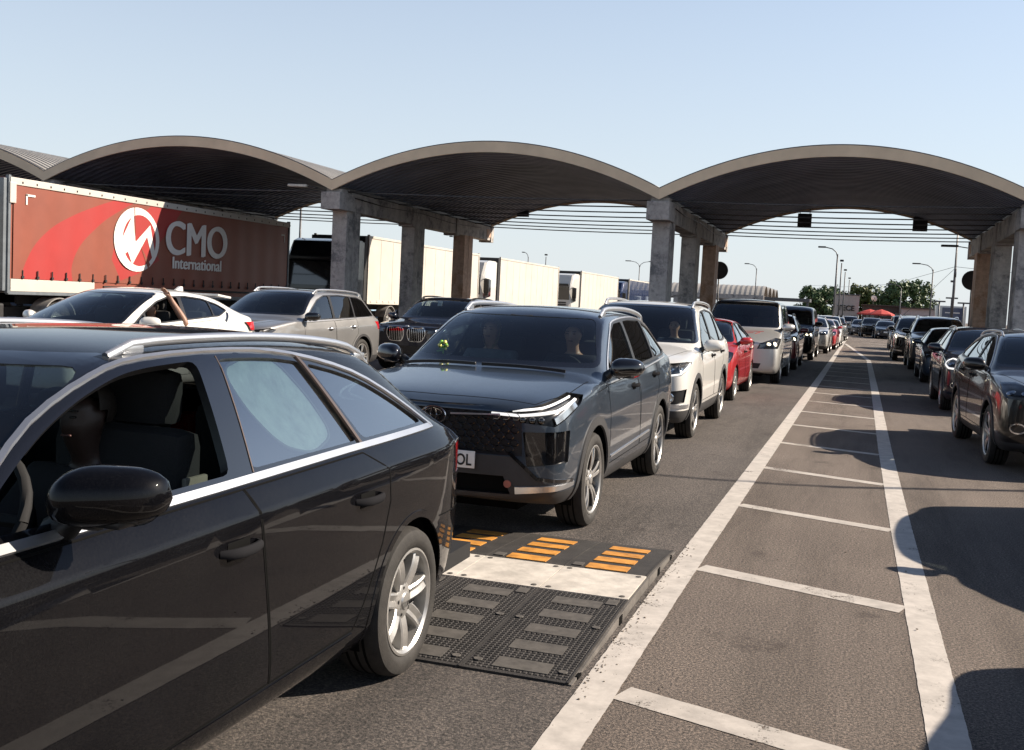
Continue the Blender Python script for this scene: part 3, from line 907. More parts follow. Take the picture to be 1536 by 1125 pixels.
mesh_obj('side_raves', bm, [M['trailer_white'], M['chassis']], cmo, smooth=False)
bm = bmesh.new()
add_box(bm, (DX + .03, 20.95 - 17.2, 3.50), (.004, .05, .26)); add_box(bm, (DX + .03, 21.08 - 17.2, 3.60), (.004, .3, .05))
add_box(bm, (DX + .03, 33.15 - 17.2, 3.40), (.004, .04, .26)); add_box(bm, (DX + .03, 33.05 - 17.2, 3.52), (.004, .22, .04))
mesh_obj('corner_tape', bm, M['tarp_white'], cmo, smooth=False)

lorry(37.4, 40.0, 53.4, M['truck_black'], M['trailer_white'], 'lorry with a black cab and plain white box trailer behind the grey columns')
lorry(54.2, 57.0, 69.3, M['truck_white'], M['trailer_white'], 'white lorry whose trailer shows in full right of the brown column')
lorry(72.9, 75.5, 88.0, M['truck_white'], M['trailer_white'], 'white lorry with large windscreen seen past the trailer ahead of it')
lorry(89.8, 92.6, 104, M['truck_blue'], M['truck_blue'], 'navy blue lorry, farthest in the row of lorries')
# ---------------------------------------------------------------- far background
M['bark'] = simple('bark', (.06, .045, .035), .9, var=.3, bump=.5, bscale=20)
def leafmat(name, a, b):
    m, nt, p, out = new_mat(name)
    oi = N(nt, 'ShaderNodeNewGeometry')
    r = ramp(nt, oi.outputs['Random Per Island'], [(0, a), (1, b)])
    nt.links.new(r.outputs['Color'], p.inputs['Base Color']); p.inputs['Roughness'].default_value = .6
    return m
M['leaf_dark'] = leafmat('dark_leaves', (.040, .080, .026), (.10, .15, .05))
M['leaf_mid'] = leafmat('fresh_leaves', (.060, .085, .020), (.14, .16, .04))

def tree(x, y, w, h, mat, label, seed):
    rnd = random.Random(seed)
    t = thing('tree', label, 'tree', (x, y, 0), 0, 'trees at the end of the road')
    bm = bmesh.new()
    add_tube(bm, [(0, 0, 0), (.08, 0, h * .25), (0, .1, h * .5), (.1, 0, h * .75)], [.26, .2, .14, .05], 8)
    for k in range(9):
        a = rnd.uniform(0, 2 * PI); z0 = h * rnd.uniform(.22, .5); r = w * rnd.uniform(.2, .42)
        add_tube(bm, [(0, 0, z0), (math.cos(a) * r * .5, math.sin(a) * r * .5, z0 + h * .14), (math.cos(a) * r, math.sin(a) * r, z0 + h * .22)], [.09, .06, .03], 6)
    mesh_obj('trunk', bm, M['bark'], t)
    bm = bmesh.new()
    cl = []
    for k in range(125):
        a = rnd.uniform(0, 2 * PI); e = rnd.uniform(-.95, 1)
        rr = rnd.uniform(.45, 1.0)
        cx = math.cos(a) * math.sqrt(1 - e * e * .8) * w * .46 * rr; cy = math.sin(a) * math.sqrt(1 - e * e * .8) * w * .42 * rr
        cl.append((cx, cy, h * .56 + e * h * .38 * rr, rnd.uniform(.35, .8) * w / 9))
    for cx, cy, cz, r in cl:
        for q in range(70):
            d = Vector((rnd.gauss(0, 1), rnd.gauss(0, 1), rnd.gauss(0, .8))); d.normalize(); d *= r * rnd.uniform(.4, 1.25)
            c = Vector((cx, cy, cz)) + d
            s = rnd.uniform(.16, .34)
            nrm = (d.normalized() + Vector((rnd.uniform(-.7, .7), rnd.uniform(-.7, .7), rnd.uniform(-.2, .9)))).normalized()
            u = nrm.orthogonal().normalized(); v = nrm.cross(u)
            bm.faces.new([bm.verts.new(c + u * s * a2 + v * s * b2) for a2, b2 in ((-.5, -.3), (.3, -.5), (.5, .3), (-.3, .5))])
    mesh_obj('crown', bm, mat, t, smooth=False)
tree(-5.2, 152, 7.0, 6.1, M['leaf_dark'], 'dark green tree left of the white building at the end of the road', 1)
tree(.2, 156, 6.0, 6.7, M['leaf_mid'], 'yellow green tree behind the white building at the end of the road', 2)
tree(5.6, 150, 8.6, 7.5, M['leaf_dark'], 'broad dark green tree right of the white building, largest of the trees', 3)

M['render_white'] = simple('white_render', (.45, .40, .36), .8, var=.1, scale=2)
M['pinkwall'] = simple('pale_wall', (.46, .40, .40), .8, var=.1)
M['kiosk'] = simple('kiosk_brown', (.07, .055, .05), .7, var=.2)
M['umbrella'] = simple('red_canvas', (.50, .06, .05), .7, var=.15)

t = thing('white_building', 'small white building with dark sign letters at the end of the road', 'building', (-1.23, 122, 0))
bm = bmesh.new(); add_box(bm, (0, 2.5, 2.0), (2.5, 5, 4.0)); mesh_obj('wall', bm, M['render_white'], t, smooth=False)
bm = bmesh.new(); add_box(bm, (0, 2.5, 4.05), (2.7, 5.2, .12)); mesh_obj('roof', bm, M['steel'], t, smooth=False)
tb = text_bm('TECE', .78, .03, .02); bmesh.ops.translate(tb, verts=tb.verts, vec=(-.1, -.06, 2.32))
mesh_obj('sign_letters', tb, M['ink'], t, smooth=False)
bm = bmesh.new()
for a in (-.7, .5): add_box(bm, (a, -.02, 1.2), (.7, .06, 1.1))
mesh_obj('window', bm, M['gloss_black'], t, smooth=False)

def parasol(x, y, label):
    t = thing('parasol', label, 'parasol', (x, y, 0), 0, 'red parasols by the kiosks')
    bm = bmesh.new(); add_tube(bm, [(0, 0, 0), (0, 0, 2.5)], .03, 6); mesh_obj('pole', bm, M['steel'], t)
    bm = bmesh.new(); add_lathe(bm, [(.02, 2.58), (.7, 2.38), (1.35, 2.08), (1.36, 1.95)], 8, c=(0, 0, 0)); mesh_obj('canopy', bm, M['umbrella'], t, smooth=False)
parasol(2.3, 118, 'red parasol in front of the dark kiosk, larger of the two')
parasol(1.2, 121, 'red parasol half hidden behind the larger one')
for x, y, wd, h, m, lab, nm in ((2.6, 125, 4.4, 3.0, M['kiosk'], 'low dark kiosk behind the red parasols', 'kiosk'), (6.1, 123, 3.3, 2.85, M['pinkwall'], 'low pale pink kiosk behind the right hand queue', 'kiosk')):
    t = thing(nm, lab, 'kiosk', (x, y, 0))
    bm = bmesh.new(); add_box(bm, (0, 1.5, h / 2), (wd, 3, h)); mesh_obj('wall', bm, m, t, smooth=False)
    bm = bmesh.new(); add_box(bm, (0, 1.3, h + .06), (wd + .3, 3.6, .1)); mesh_obj('roof', bm, M['kiosk'], t, smooth=False)
    bm = bmesh.new()
    for a in (-wd * .3, 0, wd * .3): add_box(bm, (a, -.02, h * .55), (wd * .2, .05, h * .4))
    mesh_obj('window', bm, M['gloss_black'], t, smooth=False)
t = thing('satellite_dish', 'white satellite dish on the roof of the dark kiosk', 'dish', (1.5, 124.6, 3.1))
bm = bmesh.new(); add_lathe(bm, [(.001, .0), (.2, .04), (.36, .15), (.33, .17), (.001, .04)], 20, 'Y'); bmesh.ops.rotate(bm, verts=bm.verts, matrix=Matrix.Rotation(-.5, 3, 'Z') @ Matrix.Rotation(.4, 3, 'X'), cent=(0, 0, 0)); bmesh.ops.translate(bm, verts=bm.verts, vec=(0, 0, .65))
mesh_obj('dish', bm, M['tarp_white'], t, recalc=True, angle=60)
bm = bmesh.new(); add_tube(bm, [(0, .1, 0), (0, .1, .65)], .04, 6); add_tube(bm, [(0, .1, .2), (.1, -.55, .8)], .02, 5); mesh_obj('mast', bm, M['steel'], t)

t = thing('box_van', 'white box van with a navy panel beyond the right hand columns', 'van', (7.1, 92, 0))
bm = bmesh.new(); add_box(bm, (0, 1.8, 1.75), (2.3, 3.6, 2.3), bevel=.05); mesh_obj('box_body', bm, M['truck_white'], t, angle=40)
bm = bmesh.new(); add_box(bm, (.1, -.03, 2.1), (1.55, .06, 1.3), bevel=.02); add_box(bm, (.1, -.07, 2.35), (1.1, .03, .08), 1); mesh_obj('navy_panel', bm, [M['truck_blue'], M['tarp_white']], t, smooth=False)
for s in (-1, 1):
    for yy in (.7, 3.0): truck_wheel(t, s * 1.0, yy, .36, .24)

def street_lamp(x, y, h, arm, label, rz=0, two=False):
    t = thing('street_lamp', label, 'street lamp', (x, y, 0), rz, 'street lamps in the distance')
    bm = bmesh.new(); add_tube(bm, [(0, 0, 0), (0, 0, h * .5), (0, 0, h * .93)], [.075, .06, .045], 8); mesh_obj('pole', bm, M['steel'], t)
    for s in ((-1, 1) if two else (-1,)):
        bm = bmesh.new()
        if arm > 0:
            add_tube(bm, [(0, 0, h * .9), (s * arm * .08, 0, h * .95), (s * arm * .3, 0, h * .985), (s * arm * .65, 0, h)], .035, 6)
            mesh_obj('arm', bm, M['steel'], t)
            bm = bmesh.new(); add_box(bm, (s * arm * .85, 0, h + .01), (arm * .42, .2, .10), bevel=.04); mesh_obj('lamp_head', bm, M['sign_dark'], t, angle=40)
        else:
            bm.free(); bm = bmesh.new(); add_box(bm, (0, 0, h * .96), (.3, .25, .16), bevel=.05); mesh_obj('lamp_head', bm, M['sign_dark'], t, angle=40); break
    return t
street_lamp(-1.49, 70, 5.95, 1.15, 'tall street lamp with a curved arm left of the white building')
street_lamp(-1.55, 90, 6.4, 0, 'first slim lamp pole right of the tall curved street lamp')
street_lamp(-1.5, 110, 6.5, 0, 'second slim lamp pole right of the tall curved street lamp')
street_lamp(-1.25, 130, 6.4, 0, 'third slim lamp pole right of the tall curved street lamp')
street_lamp(5.4, 90, 6.1, 1.5, 'street lamp with a cross arm above the broad tree', 0)
street_lamp(4.0, 115, 5.2, 1.4, 'small street lamp just left of the one above the broad tree')
street_lamp(-24.2, 120, 6.8, 1.6, 'double armed street lamp above the distant shed', 0, True)
street_lamp(-10.3, 112, 6.6, 1.2, 'street lamp at the right end of the distant shed')
street_lamp(-34.5, 110, 6.9, .7, 'street lamp rising behind the second white lorry, left one')
street_lamp(-31.9, 108, 6.9, 0, 'street lamp rising behind the second white lorry, right one')
street_lamp(-33.5, 86, 6.9, .7, 'street lamp rising behind the first white lorry')
street_lamp(-25.6, 45, 6.5, .6, 'street lamp behind the black lorry cab')
sl_ = street_lamp(9.1, 15.2, 7.0, 2.2, 'street lamp standing off to the right, its shadow crossing the hatched strip')

t = thing('utility_pole', 'tall utility pole with cables left of the right hand columns', 'utility pole', (5.44, 70, 0))
bm = bmesh.new(); add_tube(bm, [(0, 0, 0), (.02, 0, 3.6), (.0, 0, 7.4)], [.10, .08, .05], 8); add_box(bm, (.02, -.09, 4.6), (.14, .12, .5)); add_box(bm, (-.1, 0, 4.1), (.2, .1, .12)); mesh_obj('pole', bm, M['steel'], t)
bm = bmesh.new()
add_tube(bm, [(0, 0, 5.0), (2, -8, 4.4), (3.5, -16, 4.2)], .012, 4); add_tube(bm, [(0, 0, 5.0), (-3, 20, 4.4), (-7, 45, 4.7), (-12, 70, 5.4)], .012, 4)
add_tube(bm, [(0, 0, 4.9), (-1.5, 1, 3.2), (-3, 2, 1.6)], .012, 4)
mesh_obj('cable', bm, M['steel'], t)
for x, h, lab in ((5.1, 2.95, 'left of the thin steel gantry posts by the utility pole'), (5.85, 3.2, 'middle of the thin steel gantry posts by the utility pole'), (6.6, 2.9, 'right of the thin steel gantry posts by the utility pole')):
    t = thing('gantry_post', lab, 'post', (x, 76, 0), 0, 'steel gantry posts')
    bm = bmesh.new(); add_tube(bm, [(0, 0, 0), (0, 0, h)], .05, 6); mesh_obj('post', bm, M['steel'], t)
    bm = bmesh.new(); add_box(bm, (0, 0, h), (.75, .12, .10)); mesh_obj('crossbar', bm, M['steel'], t, smooth=False)
t = thing('banner', 'red banner behind the right hand columns', 'banner', (6.05, 44, 0))
bm = bmesh.new(); add_box(bm, (0, 0, 3.55), (.55, .05, 1.7)); mesh_obj('cloth', bm, M['tarp_red'], t, smooth=False)
bm = bmesh.new(); add_tube(bm, [(.29, 0, 0), (.29, 0, 4.5)], .03, 6); mesh_obj('pole', bm, M['steel'], t)

# distant shed: several low barrel roofs side by side, seen from the flank
t = thing('vaulted_shed', 'long low shed with barrel roofs in the distance behind the columns', 'shed', (-19, 112, 0))
for q in range(4):
    bm = bmesh.new()
    y0 = q * 5.2; rows = []
    nx = 90
    for i in range(nx + 1):
        x = -14 + 23.6 * i / nx; dz = .05 * (i % 2)
        rows.append([bm.verts.new((x, y0 + 5.0 * k / 12, 3.35 + 1.05 * (1 - (2 * k / 12 - 1) ** 2) + dz)) for k in range(13)])
    for a, b in zip(rows, rows[1:]):
        for k in range(12): bm.faces.new((a[k], b[k], b[k + 1], a[k + 1]))
    mesh_obj('barrel_roof', bm, M['roof_sheet'], t, smooth=False)
    bm = bmesh.new()
    add_box(bm, (-2.2, y0 + .1, 3.15), (23.6, .3, .5))
    mesh_obj('beam', bm, M['conc'], t, smooth=False)
for x in (-13.5, -10, -6.5, -3, .5, 4, 7, 9.2):
    for q in (0, 2):
        bm = bmesh.new(); add_box(bm, (x, q * 5.2 + .15, 1.5), (.5, .4, 3.0)); mesh_obj('column', bm, M['conc'], t, smooth=False)
bm = bmesh.new(); add_box(bm, (-2.2, 21.5, 1.2), (23.6, .2, 2.4)); mesh_obj('back_wall', bm, M['render_white'], t, smooth=False)
t = thing('flat_roof_shelter', 'grey flat roofed shelter left of the dark tree', 'shelter', (-6.6, 105, 0))
bm = bmesh.new(); add_box(bm, (0, 2, 3.0), (4.2, 4, .3)); mesh_obj('roof', bm, M['steel'], t, smooth=False)
for a in (-1.9, 1.9):
    bm = bmesh.new(); add_box(bm, (a, .3, 1.43), (.2, .2, 2.86)); mesh_obj('post', bm, M['steel'], t, smooth=False)

# pale blue barrier beyond the lorries
t = thing('traffic_barrier', 'long pale blue barrier beyond the lorries, seen under the trailers', 'barrier', (-25.2, 30, 0))
bm = bmesh.new(); add_box(bm, (0, 15, .55), (.25, 95, .5), bevel=.03); mesh_obj('wall', bm, simple('pale_blue_paint', (.30, .46, .62), .6, var=.12, scale=2), t, smooth=False)
bm = bmesh.new(); add_box(bm, (0, 15, .15), (.4, 95, .3)); mesh_obj('plinth', bm, simple('beige_concrete', (.5, .42, .32), .8, var=.12, scale=2), t, smooth=False)
# ---------------------------------------------------------------- car builder
def gen_stations(p):
    L, W, gc = p['L'], p['W'], p['gc']
    zn, zc, yc, yrf, yrr, H = p['zn'], p['zc'], p['yc'], p['yrf'], p['yrr'], p['H']
    b0, b1, wr, ry, zw = p['b0'], p['b1'], p['wr'], p['ry'], p['zw']
    tum = p.get('tum', .045); nw = p.get('nw', .80); bw = p.get('bow', .07)
    def belt(y): return b0 + (b1 - b0) * max(0, min(1.1, (y - yc) / (ry - yc)))
    def sh(y): return belt(y) - p.get('shd', .2)
    S = []
    nf = p.get('nf', .86)
    S.append((.045, gc + .07, nw * W, zn * .68, nw * W * .95, zn - .075, .58 * W, zn - .035, zn - .025, bw))
    S.append((.17, gc + .03, (nw + .14) * W, zn * .74, (nw + .09) * W, zn - .03, .60 * W, zn + .012, zn + .02, bw * .8))
    for y in (.42, .82, yc - .2):
        if y > yc - .15: continue
        u = max(0, (y - .17) / (yc - .17)) ** .8
        z = zn + .02 + (zc - zn - .02) * u
        S.append((y, gc + .0, W * (.985 if y < .5 else 1), b0 - .2 - .06 * (1 - u), W - .015 - .035 * (1 - u) - .01, z - .05 - .015 * (1 - u), .64 * W, z - .016, z, bw * .5 * (1 - u)))
    S.append((yc, gc, W, sh(yc), W - tum * .7, min(b0 - .005, zc - .03), .74 * W, zc - .02, zc, .06))
    bb = p.get('wbow', .13)
    S.append((yc + .13, gc, W, sh(yc), W - tum * .85, b0 + .002, W - tum - .075, b0 + .035, zc + .05, bb))
    um = .55
    zrf = p.get('hrf', H - .045)
    ym = yc + .13 + (yrf - yc - .13) * um
    wm = (W - tum - .075) + (wr + .012 - (W - tum - .075)) * um
    zem = b0 + .035 + (zrf - .055 - b0 - .035) * (um + .035)
    S.append((ym, gc, W, sh(ym), W - tum, belt(ym), wm, zem, zc + .05 + (zrf - zc - .05) * (um + .02) + .02, bb * .9))
    S.append((yrf, gc, W, sh(yrf), W - tum, belt(yrf), wr + .012, zrf - .055, zrf, bb * .55))
    ya = yrf + .30
    S.append((ya, gc, W, sh(ya), W - tum, belt(ya), wr, H - .062, H - .006, .0))
    yb = (yrf + yrr) / 2 + .1
    S.append((yb, gc, W, sh(yb), W - tum, belt(yb), wr, H - .058, H, 0))
    zrr = p.get('hrr', H - .05)
    S.append((yrr - .3, gc, W, sh(yrr), W - tum, belt(yrr - .3), wr - .01, (H + zrr) / 2 - .055, (H + zrr) / 2 + .01, 0))
    S.append((yrr, gc, W, sh(yrr), W - tum - .008, belt(yrr), wr - .02, zrr - .055, zrr, -.03))
    um = .5; ym = yrr + (ry - yrr) * um
    S.append((ym, gc, W * .992, sh(ym), W - tum - .02, belt(ym), wr - .02 + (W * .86 - wr) * um * .8, zrr - .05 + (zw - zrr) * um, zrr + (zw + .02 - zrr) * um, -.05))
    tw = p.get('tailw', .90)
    S.append((ry, gc + .02, W * (tw + .07), sh(ry), W * (tw + .03), min(belt(ry), zw - .03), W * .74, zw - .012, zw, -.05))
    S.append((L - .05, gc + .06, W * tw, sh(ry) - .02, W * (tw - .05), zw - .10, W * .64, zw - .06, zw - .05, -.05))
    return S

def cage(S, p):
    bm = bmesh.new()
    cr = bm.edges.layers.float.new('crease_edge')
    L = p['L']; rings = []
    for (y, zb, w, zs, wb, zl, we, ze, zt, bow) in S:
        P = [(0, zb), (.55 * w, zb), (w - .10, zb + .005), (w - .022, zb + .085), (w, zb + .42 * (zs - zb)), (w - p.get('sin', .004), zs),
             (wb + (w - wb) * .35, zs + (zl - zs) * .72), (wb, zl),
             ((wb + we) / 2 + p.get('bulge', .012), (zl + ze) / 2), (we, ze), (we * .62, ze + (zt - ze) * .72), (0, zt)]
        row = []
        for i, (x, z) in enumerate(P):
            yy = y
            if i >= 9 and bow: yy = y - bow * (1 - (x / max(we, .01)) ** 2)
            row.append((x, yy, z))
        rings.append(row)
    n = 12
    R = []; Lf = []
    for row in rings:
        r = [bm.verts.new(q) for q in row]
        l = [r[0]] + [bm.verts.new((-q[0], q[1], q[2])) for q in row[1:-1]] + [r[-1]]
        R.append(r); Lf.append(l)
    for k in range(len(rings) - 1):
        for i in range(n - 1):
            bm.faces.new((R[k][i], R[k + 1][i], R[k + 1][i + 1], R[k][i + 1]))
            bm.faces.new((Lf[k][i], Lf[k][i + 1], Lf[k + 1][i + 1], Lf[k + 1][i]))
    for k, sgn in ((0, -1), (len(rings) - 1, 1)):
        bow = p.get('fbow', .06) if k == 0 else p.get('rbow', .05)
        c = [R[k][0]]
        for i in range(1, n - 1):
            q = rings[k][i]
            c.append(bm.verts.new((0, q[1] + sgn * bow * (.6 if i in (1, 9, 10) else 1), q[2])))
        c.append(R[k][-1])
        for side, fl in ((R[k], sgn < 0), (Lf[k], sgn > 0)):
            for i in range(n - 1):
                vs = [c[i], c[i + 1], side[i + 1], side[i]]
                vs = list(dict.fromkeys(vs))
                if len(vs) < 3: continue
                bm.faces.new(vs if fl else vs[::-1])
    def setc(rows, i, val, k0, k1):
        for rr in rows:
            for k in range(k0, k1):
                e = bm.edges.get((rr[k][i], rr[k + 1][i]))
                if e: e[cr] = val
    m = len(rings)
    for rows in (R, Lf):
        setc([rows], 7, p.get('cbelt', .55), 4, m - 2)
        setc([rows], 5, p.get('csh', .45), 2, m - 1)
        setc([rows], 9, .35, 5, m - 3)
        setc([rows], 2, .5, 1, m - 2)
    bmesh.ops.recalc_face_normals(bm, faces=bm.faces)
    return bm

def round_poly(pts, r, n=4):
    """round the corners of a polygon (2-D or 3-D tuples)"""
    out = []
    P = [Vector(q if len(q) == 3 else (q[0], q[1], 0)) for q in pts]
    N_ = len(P)
    for i, p in enumerate(P):
        a, b = P[i - 1] - p, P[(i + 1) % N_] - p
        rr = r[i] if isinstance(r, (list, tuple)) else r
        d = min(rr, a.length * .45, b.length * .45)
        if d < 1e-4:
            out.append(p); continue
        p0, p2 = p + a.normalized() * d, p + b.normalized() * d
        for k in range(n + 1):
            t = k / n
            out.append(p0 * (1 - t) ** 2 + p * 2 * t * (1 - t) + p2 * t * t)
    if len(pts[0]) == 2: return [(q.x, q.y) for q in out]
    return [tuple(q) for q in out]

def half_clip(poly, a, b, keep):
    """2-D convex polygon, keep the side of line a-b where point keep lies"""
    nx, ny = -(b[1] - a[1]), b[0] - a[0]
    f = lambda q: (q[0] - a[0]) * nx + (q[1] - a[1]) * ny
    s = 1 if f(keep) > 0 else -1
    out = []
    for i, q in enumerate(poly):
        pr = poly[i - 1]
        fq, fp = f(q) * s, f(pr) * s
        if (fq >= 0) != (fp >= 0):
            t = fp / (fp - fq); out.append((pr[0] + (q[0] - pr[0]) * t, pr[1] + (q[1] - pr[1]) * t))
        if fq >= 0: out.append(q)
    return out

def inset_poly(poly, d):
    """shrink a convex polygon by d"""
    cx = sum(q[0] for q in poly) / len(poly); cy = sum(q[1] for q in poly) / len(poly)
    out = list(poly)
    for i, q in enumerate(poly):
        r = poly[(i + 1) % len(poly)]
        t = Vector((r[0] - q[0], r[1] - q[1]))
        if t.length < 1e-6: continue
        n = Vector((-t.y, t.x)).normalized()
        if n.dot(Vector((cx - q[0], cy - q[1]))) < 0: n = -n
        a = (q[0] + n.x * d, q[1] + n.y * d); b = (a[0] + t.x, a[1] + t.y)
        out = half_clip(out, a, b, (cx, cy))
        if len(out) < 3: return poly
    return out

class Car:
    def __init__(s, name, label, cat, loc, p, pm, group=None, rz=0, lvl=2):
        s.p = p; s.L = p['L']; s.W = p['W']; s.pm = pm
        s.sh = Vector((0, -s.L / 2, 0))
        s.root = thing(name, label, cat, (loc[0], loc[1] + s.L / 2, loc[2] if len(loc) > 2 else 0), rz, group)
        s.mats = [pm, M['trim'], M['plastic'], M['seam'], M['gloss_black'], M['chrome']]
        s.bm = subdivided(cage(gen_stations(p), p), lvl)
        s.bm.normal_update()
        bmesh.ops.recalc_face_normals(s.bm, faces=s.bm.faces)
        s.bvh = BVHTree.FromBMesh(s.bm)
    # ---- cutting
    def clip(s, poly, d, faces):
        d = Vector(d).normalized(); P = [Vector(q) for q in poly]
        c = sum(P, Vector()) / len(P)
        bm = s.bm
        for i in range(len(P)):
            a, b = P[i], P[(i + 1) % len(P)]
            n = (b - a).cross(d)
            if n.length < 1e-7: continue
            n.normalize()
            if n.dot(c - a) < 0: n = -n
            if not faces: return []
            near = []
            keep = []
            for f in faces:
                ds = [n.dot(v.co - a) for v in f.verts]
                if min(ds) >= -1e-5: keep.append(f)
                elif max(ds) > 1e-5: near.append(f)
            if near:
                geom = list({e for f in near for e in f.edges}) + list({v for f in near for v in f.verts}) + near
                r = bmesh.ops.bisect_plane(bm, geom=geom, plane_co=a, plane_no=n, dist=1e-5)
                keep += [g for g in r['geom'] if isinstance(g, bmesh.types.BMFace) and n.dot(g.calc_center_median() - a) > 0]
            faces = keep
        bm.normal_update()
        return faces
    def sel(s, fn): return [f for f in s.bm.faces if fn(f.calc_center_median(), f.normal)]
    def side(s, poly, fn=None):
        fs = s.sel(lambda c, n: abs(n.x) > .2 and (fn is None or fn(c, n)))
        return s.clip([(0, y, z) for y, z in poly], (1, 0, 0), fs)
    def front(s, poly, ymax=.9, fn=None):
        fs = s.sel(lambda c, n: n.y < -.12 and c.y < ymax and (fn is None or fn(c, n)))
        return s.clip([(x, 0, z) for x, z in poly], (0, 1, 0), fs)
    def paint_faces(s, fs, mi):
        for f in fs: f.material_index = mi
    def panel(s, faces, name, mats, inset=0, rim=1, parent=None, rev=False):
        """lift the faces out of the shell as a mesh of their own, sunk by inset with a rim"""
        if not faces: return None
        if not isinstance(mats, list): mats = [mats]
        bm = bmesh.new(); vm = {}; vo = {}
        fset = set(faces)
        for f in faces:
            for v in f.verts:
                if v not in vm:
                    n = Vector()
                    for g in v.link_faces:
                        if g in fset: n += g.normal * g.calc_area()
                    n.normalize()
                    vm[v] = bm.verts.new(v.co - n * inset)
        for f in faces:
            try: g = bm.faces.new([vm[v] for v in f.verts])
            except ValueError: continue
            g.material_index = f.material_index if len(mats) > 2 and rim is None else 0
        if rim and inset:
            for f in faces:
                for e in f.edges:
                    if sum(1 for g in e.link_faces if g in fset) == 1:
                        for v in e.verts:
                            if v not in vo: vo[v] = bm.verts.new(v.co)
                        a, b = e.verts
                        q = bm.faces.new((vm[a], vm[b], vo[b], vo[a])); q.material_index = min(rim, len(mats) - 1)
        bmesh.ops.delete(s.bm, geom=faces, context='FACES')
        return mesh_obj(name, bm, mats, parent or s.root, angle=50, shift=s.sh)
    def both(s, faces, name, mats, **k):
        r = [f for f in faces if f.calc_center_median().x > 0]; l = [f for f in faces if f.calc_center_median().x <= 0]
        return [s.panel(r, name, mats, **k), s.panel(l, name, mats, **k)]
    # ---- surface strips
    def hit(s, p, d):
        d = Vector(d).normalized(); p = Vector(p)
        loc, nor, i, dist = s.bvh.ray_cast(p - d * 3, d)
        if loc is None:
            loc, nor, i, dist = s.bvh.find_nearest(p)
        if nor.dot(d) > 0: nor = -nor
        return loc, nor
    def strip(s, bm, pts, d, w, h=.004, lift=.001, mi=0, step=.05, closed=False, taper=0):
        P = [Vector(q) for q in pts]
        if closed: P.append(P[0])
        D = []
        for a, b in zip(P, P[1:]):
            k = max(1, int((b - a).length / step))
            D += [a.lerp(b, q / k) for q in range(k)]
        D.append(P[-1])
        H_ = [s.hit(q, d) for q in D]
        rows = []; m = len(H_)
        for i, (q, nor) in enumerate(H_):
            if closed and i in (0, m - 1): t = H_[1][0] - H_[m - 2][0]
            else: t = H_[min(i + 1, m - 1)][0] - H_[max(i - 1, 0)][0]
            if t.length < 1e-6: t = Vector((0, 0, 1))
            t.normalize(); sd = t.cross(nor).normalized()
            ww = w * (1 - taper * i / (m - 1)) if taper else w
            rows.append([bm.verts.new(q + sd * (ww * .5) + nor * (lift - .003)), bm.verts.new(q + sd * ww * .42 + nor * (lift + h)),
                         bm.verts.new(q - sd * ww * .42 + nor * (lift + h)), bm.verts.new(q - sd * ww * .5 + nor * (lift - .003))])
        fs = []
        for a, b in zip(rows, rows[1:]):
            for k in range(3): fs.append(bm.faces.new((a[k], b[k], b[k + 1], a[k + 1])))
        if not closed:
            fs.append(bm.faces.new(rows[0])); fs.append(bm.faces.new(rows[-1][::-1]))
        for f in fs: f.material_index = mi
        bmesh.ops.recalc_face_normals(bm, faces=fs)
    def part(s, name, bm, mats, parent=None, angle=45): return mesh_obj(name, bm, mats, parent or s.root, angle=angle, shift=s.sh)
    def mirror_sides(s, fn):
        for sg in (1, -1): fn(sg)
    # ---- standard pieces
    def arches(s, flare=None, lip=.055, fm=2):
        p = s.p
        for yc in (p['fo'], p['fo'] + p['wb']):
            r = p['rw'] + p.get('gap', .045)
            poly = [(yc + r * math.cos(a), p['rw'] + .005 + r * math.sin(a)) for a in [k * 2 * PI / 36 for k in range(36)]]
            fs = s.clip([(0, y, z) for y, z in poly], (1, 0, 0), s.sel(lambda c, n: abs(c.x) > s.W * .5 and abs(c.y - yc) < r + .2 and c.z < r * 2.2))
            bmesh.ops.delete(s.bm, geom=fs, context='FACES')
            for sg in (1, -1):
                bm = bmesh.new(); xo = s.W - .07; xi = s.W - .33
                prof = []
                for k in range(29):
                    a = -.35 + (PI + .7) * k / 28
                    prof.append((yc + (r + .012) * math.cos(a), p['rw'] + .005 + (r + .012) * math.sin(a)))
                A = [bm.verts.new((sg * xo, y, max(.09, z))) for y, z in prof]; B = [bm.verts.new((sg * xi, y, max(.09, z))) for y, z in prof]
                for k in range(28): bm.faces.new((A[k], A[k + 1], B[k + 1], B[k]))
                bm.faces.new(B)
                s.part('wheel_well', bm, M['seam'])
                bm = bmesh.new()
                pts = [(sg * s.W, yc + (r + lip * .5 - .004) * math.cos(a), p['rw'] + .005 + (r + lip * .5 - .004) * math.sin(a)) for a in [-.30 + (PI + .6) * k / 36 for k in range(37)]]
                pts = [q for q in pts if q[2] > p['gc'] + .03]
                s.strip(bm, pts, (-sg, 0, 0), lip, .010 if flare else .003, .0, step=.06)
                s.part('arch_trim', bm, flare or s.pm)
    def wheels(s, style, turn=0):
        p = s.p
        for yc in (p['fo'], p['fo'] + p['wb']):
            for sg in (1, -1):
                wheel(s, sg, yc, style)
    def seam_lines(s, lines, w=.006):
        for pts, d in lines:
            bm = bmesh.new(); s.strip(bm, pts, d, w, .0006, .0008, step=.035)
            s.part('panel_gap', bm, M['seam'])
    def trims(s, name, pts, w, h, mat, lift=.001, step=.04, fn=None):
        """the same strip on both flanks, each a part of its own; pts are (y, z)"""
        for sg in (1, -1):
            bm = bmesh.new(); s.strip(bm, [(sg * s.W, y, z) for y, z in pts], (-sg, 0, 0), w, h, lift, step=step)
            s.part(name, bm, mat)
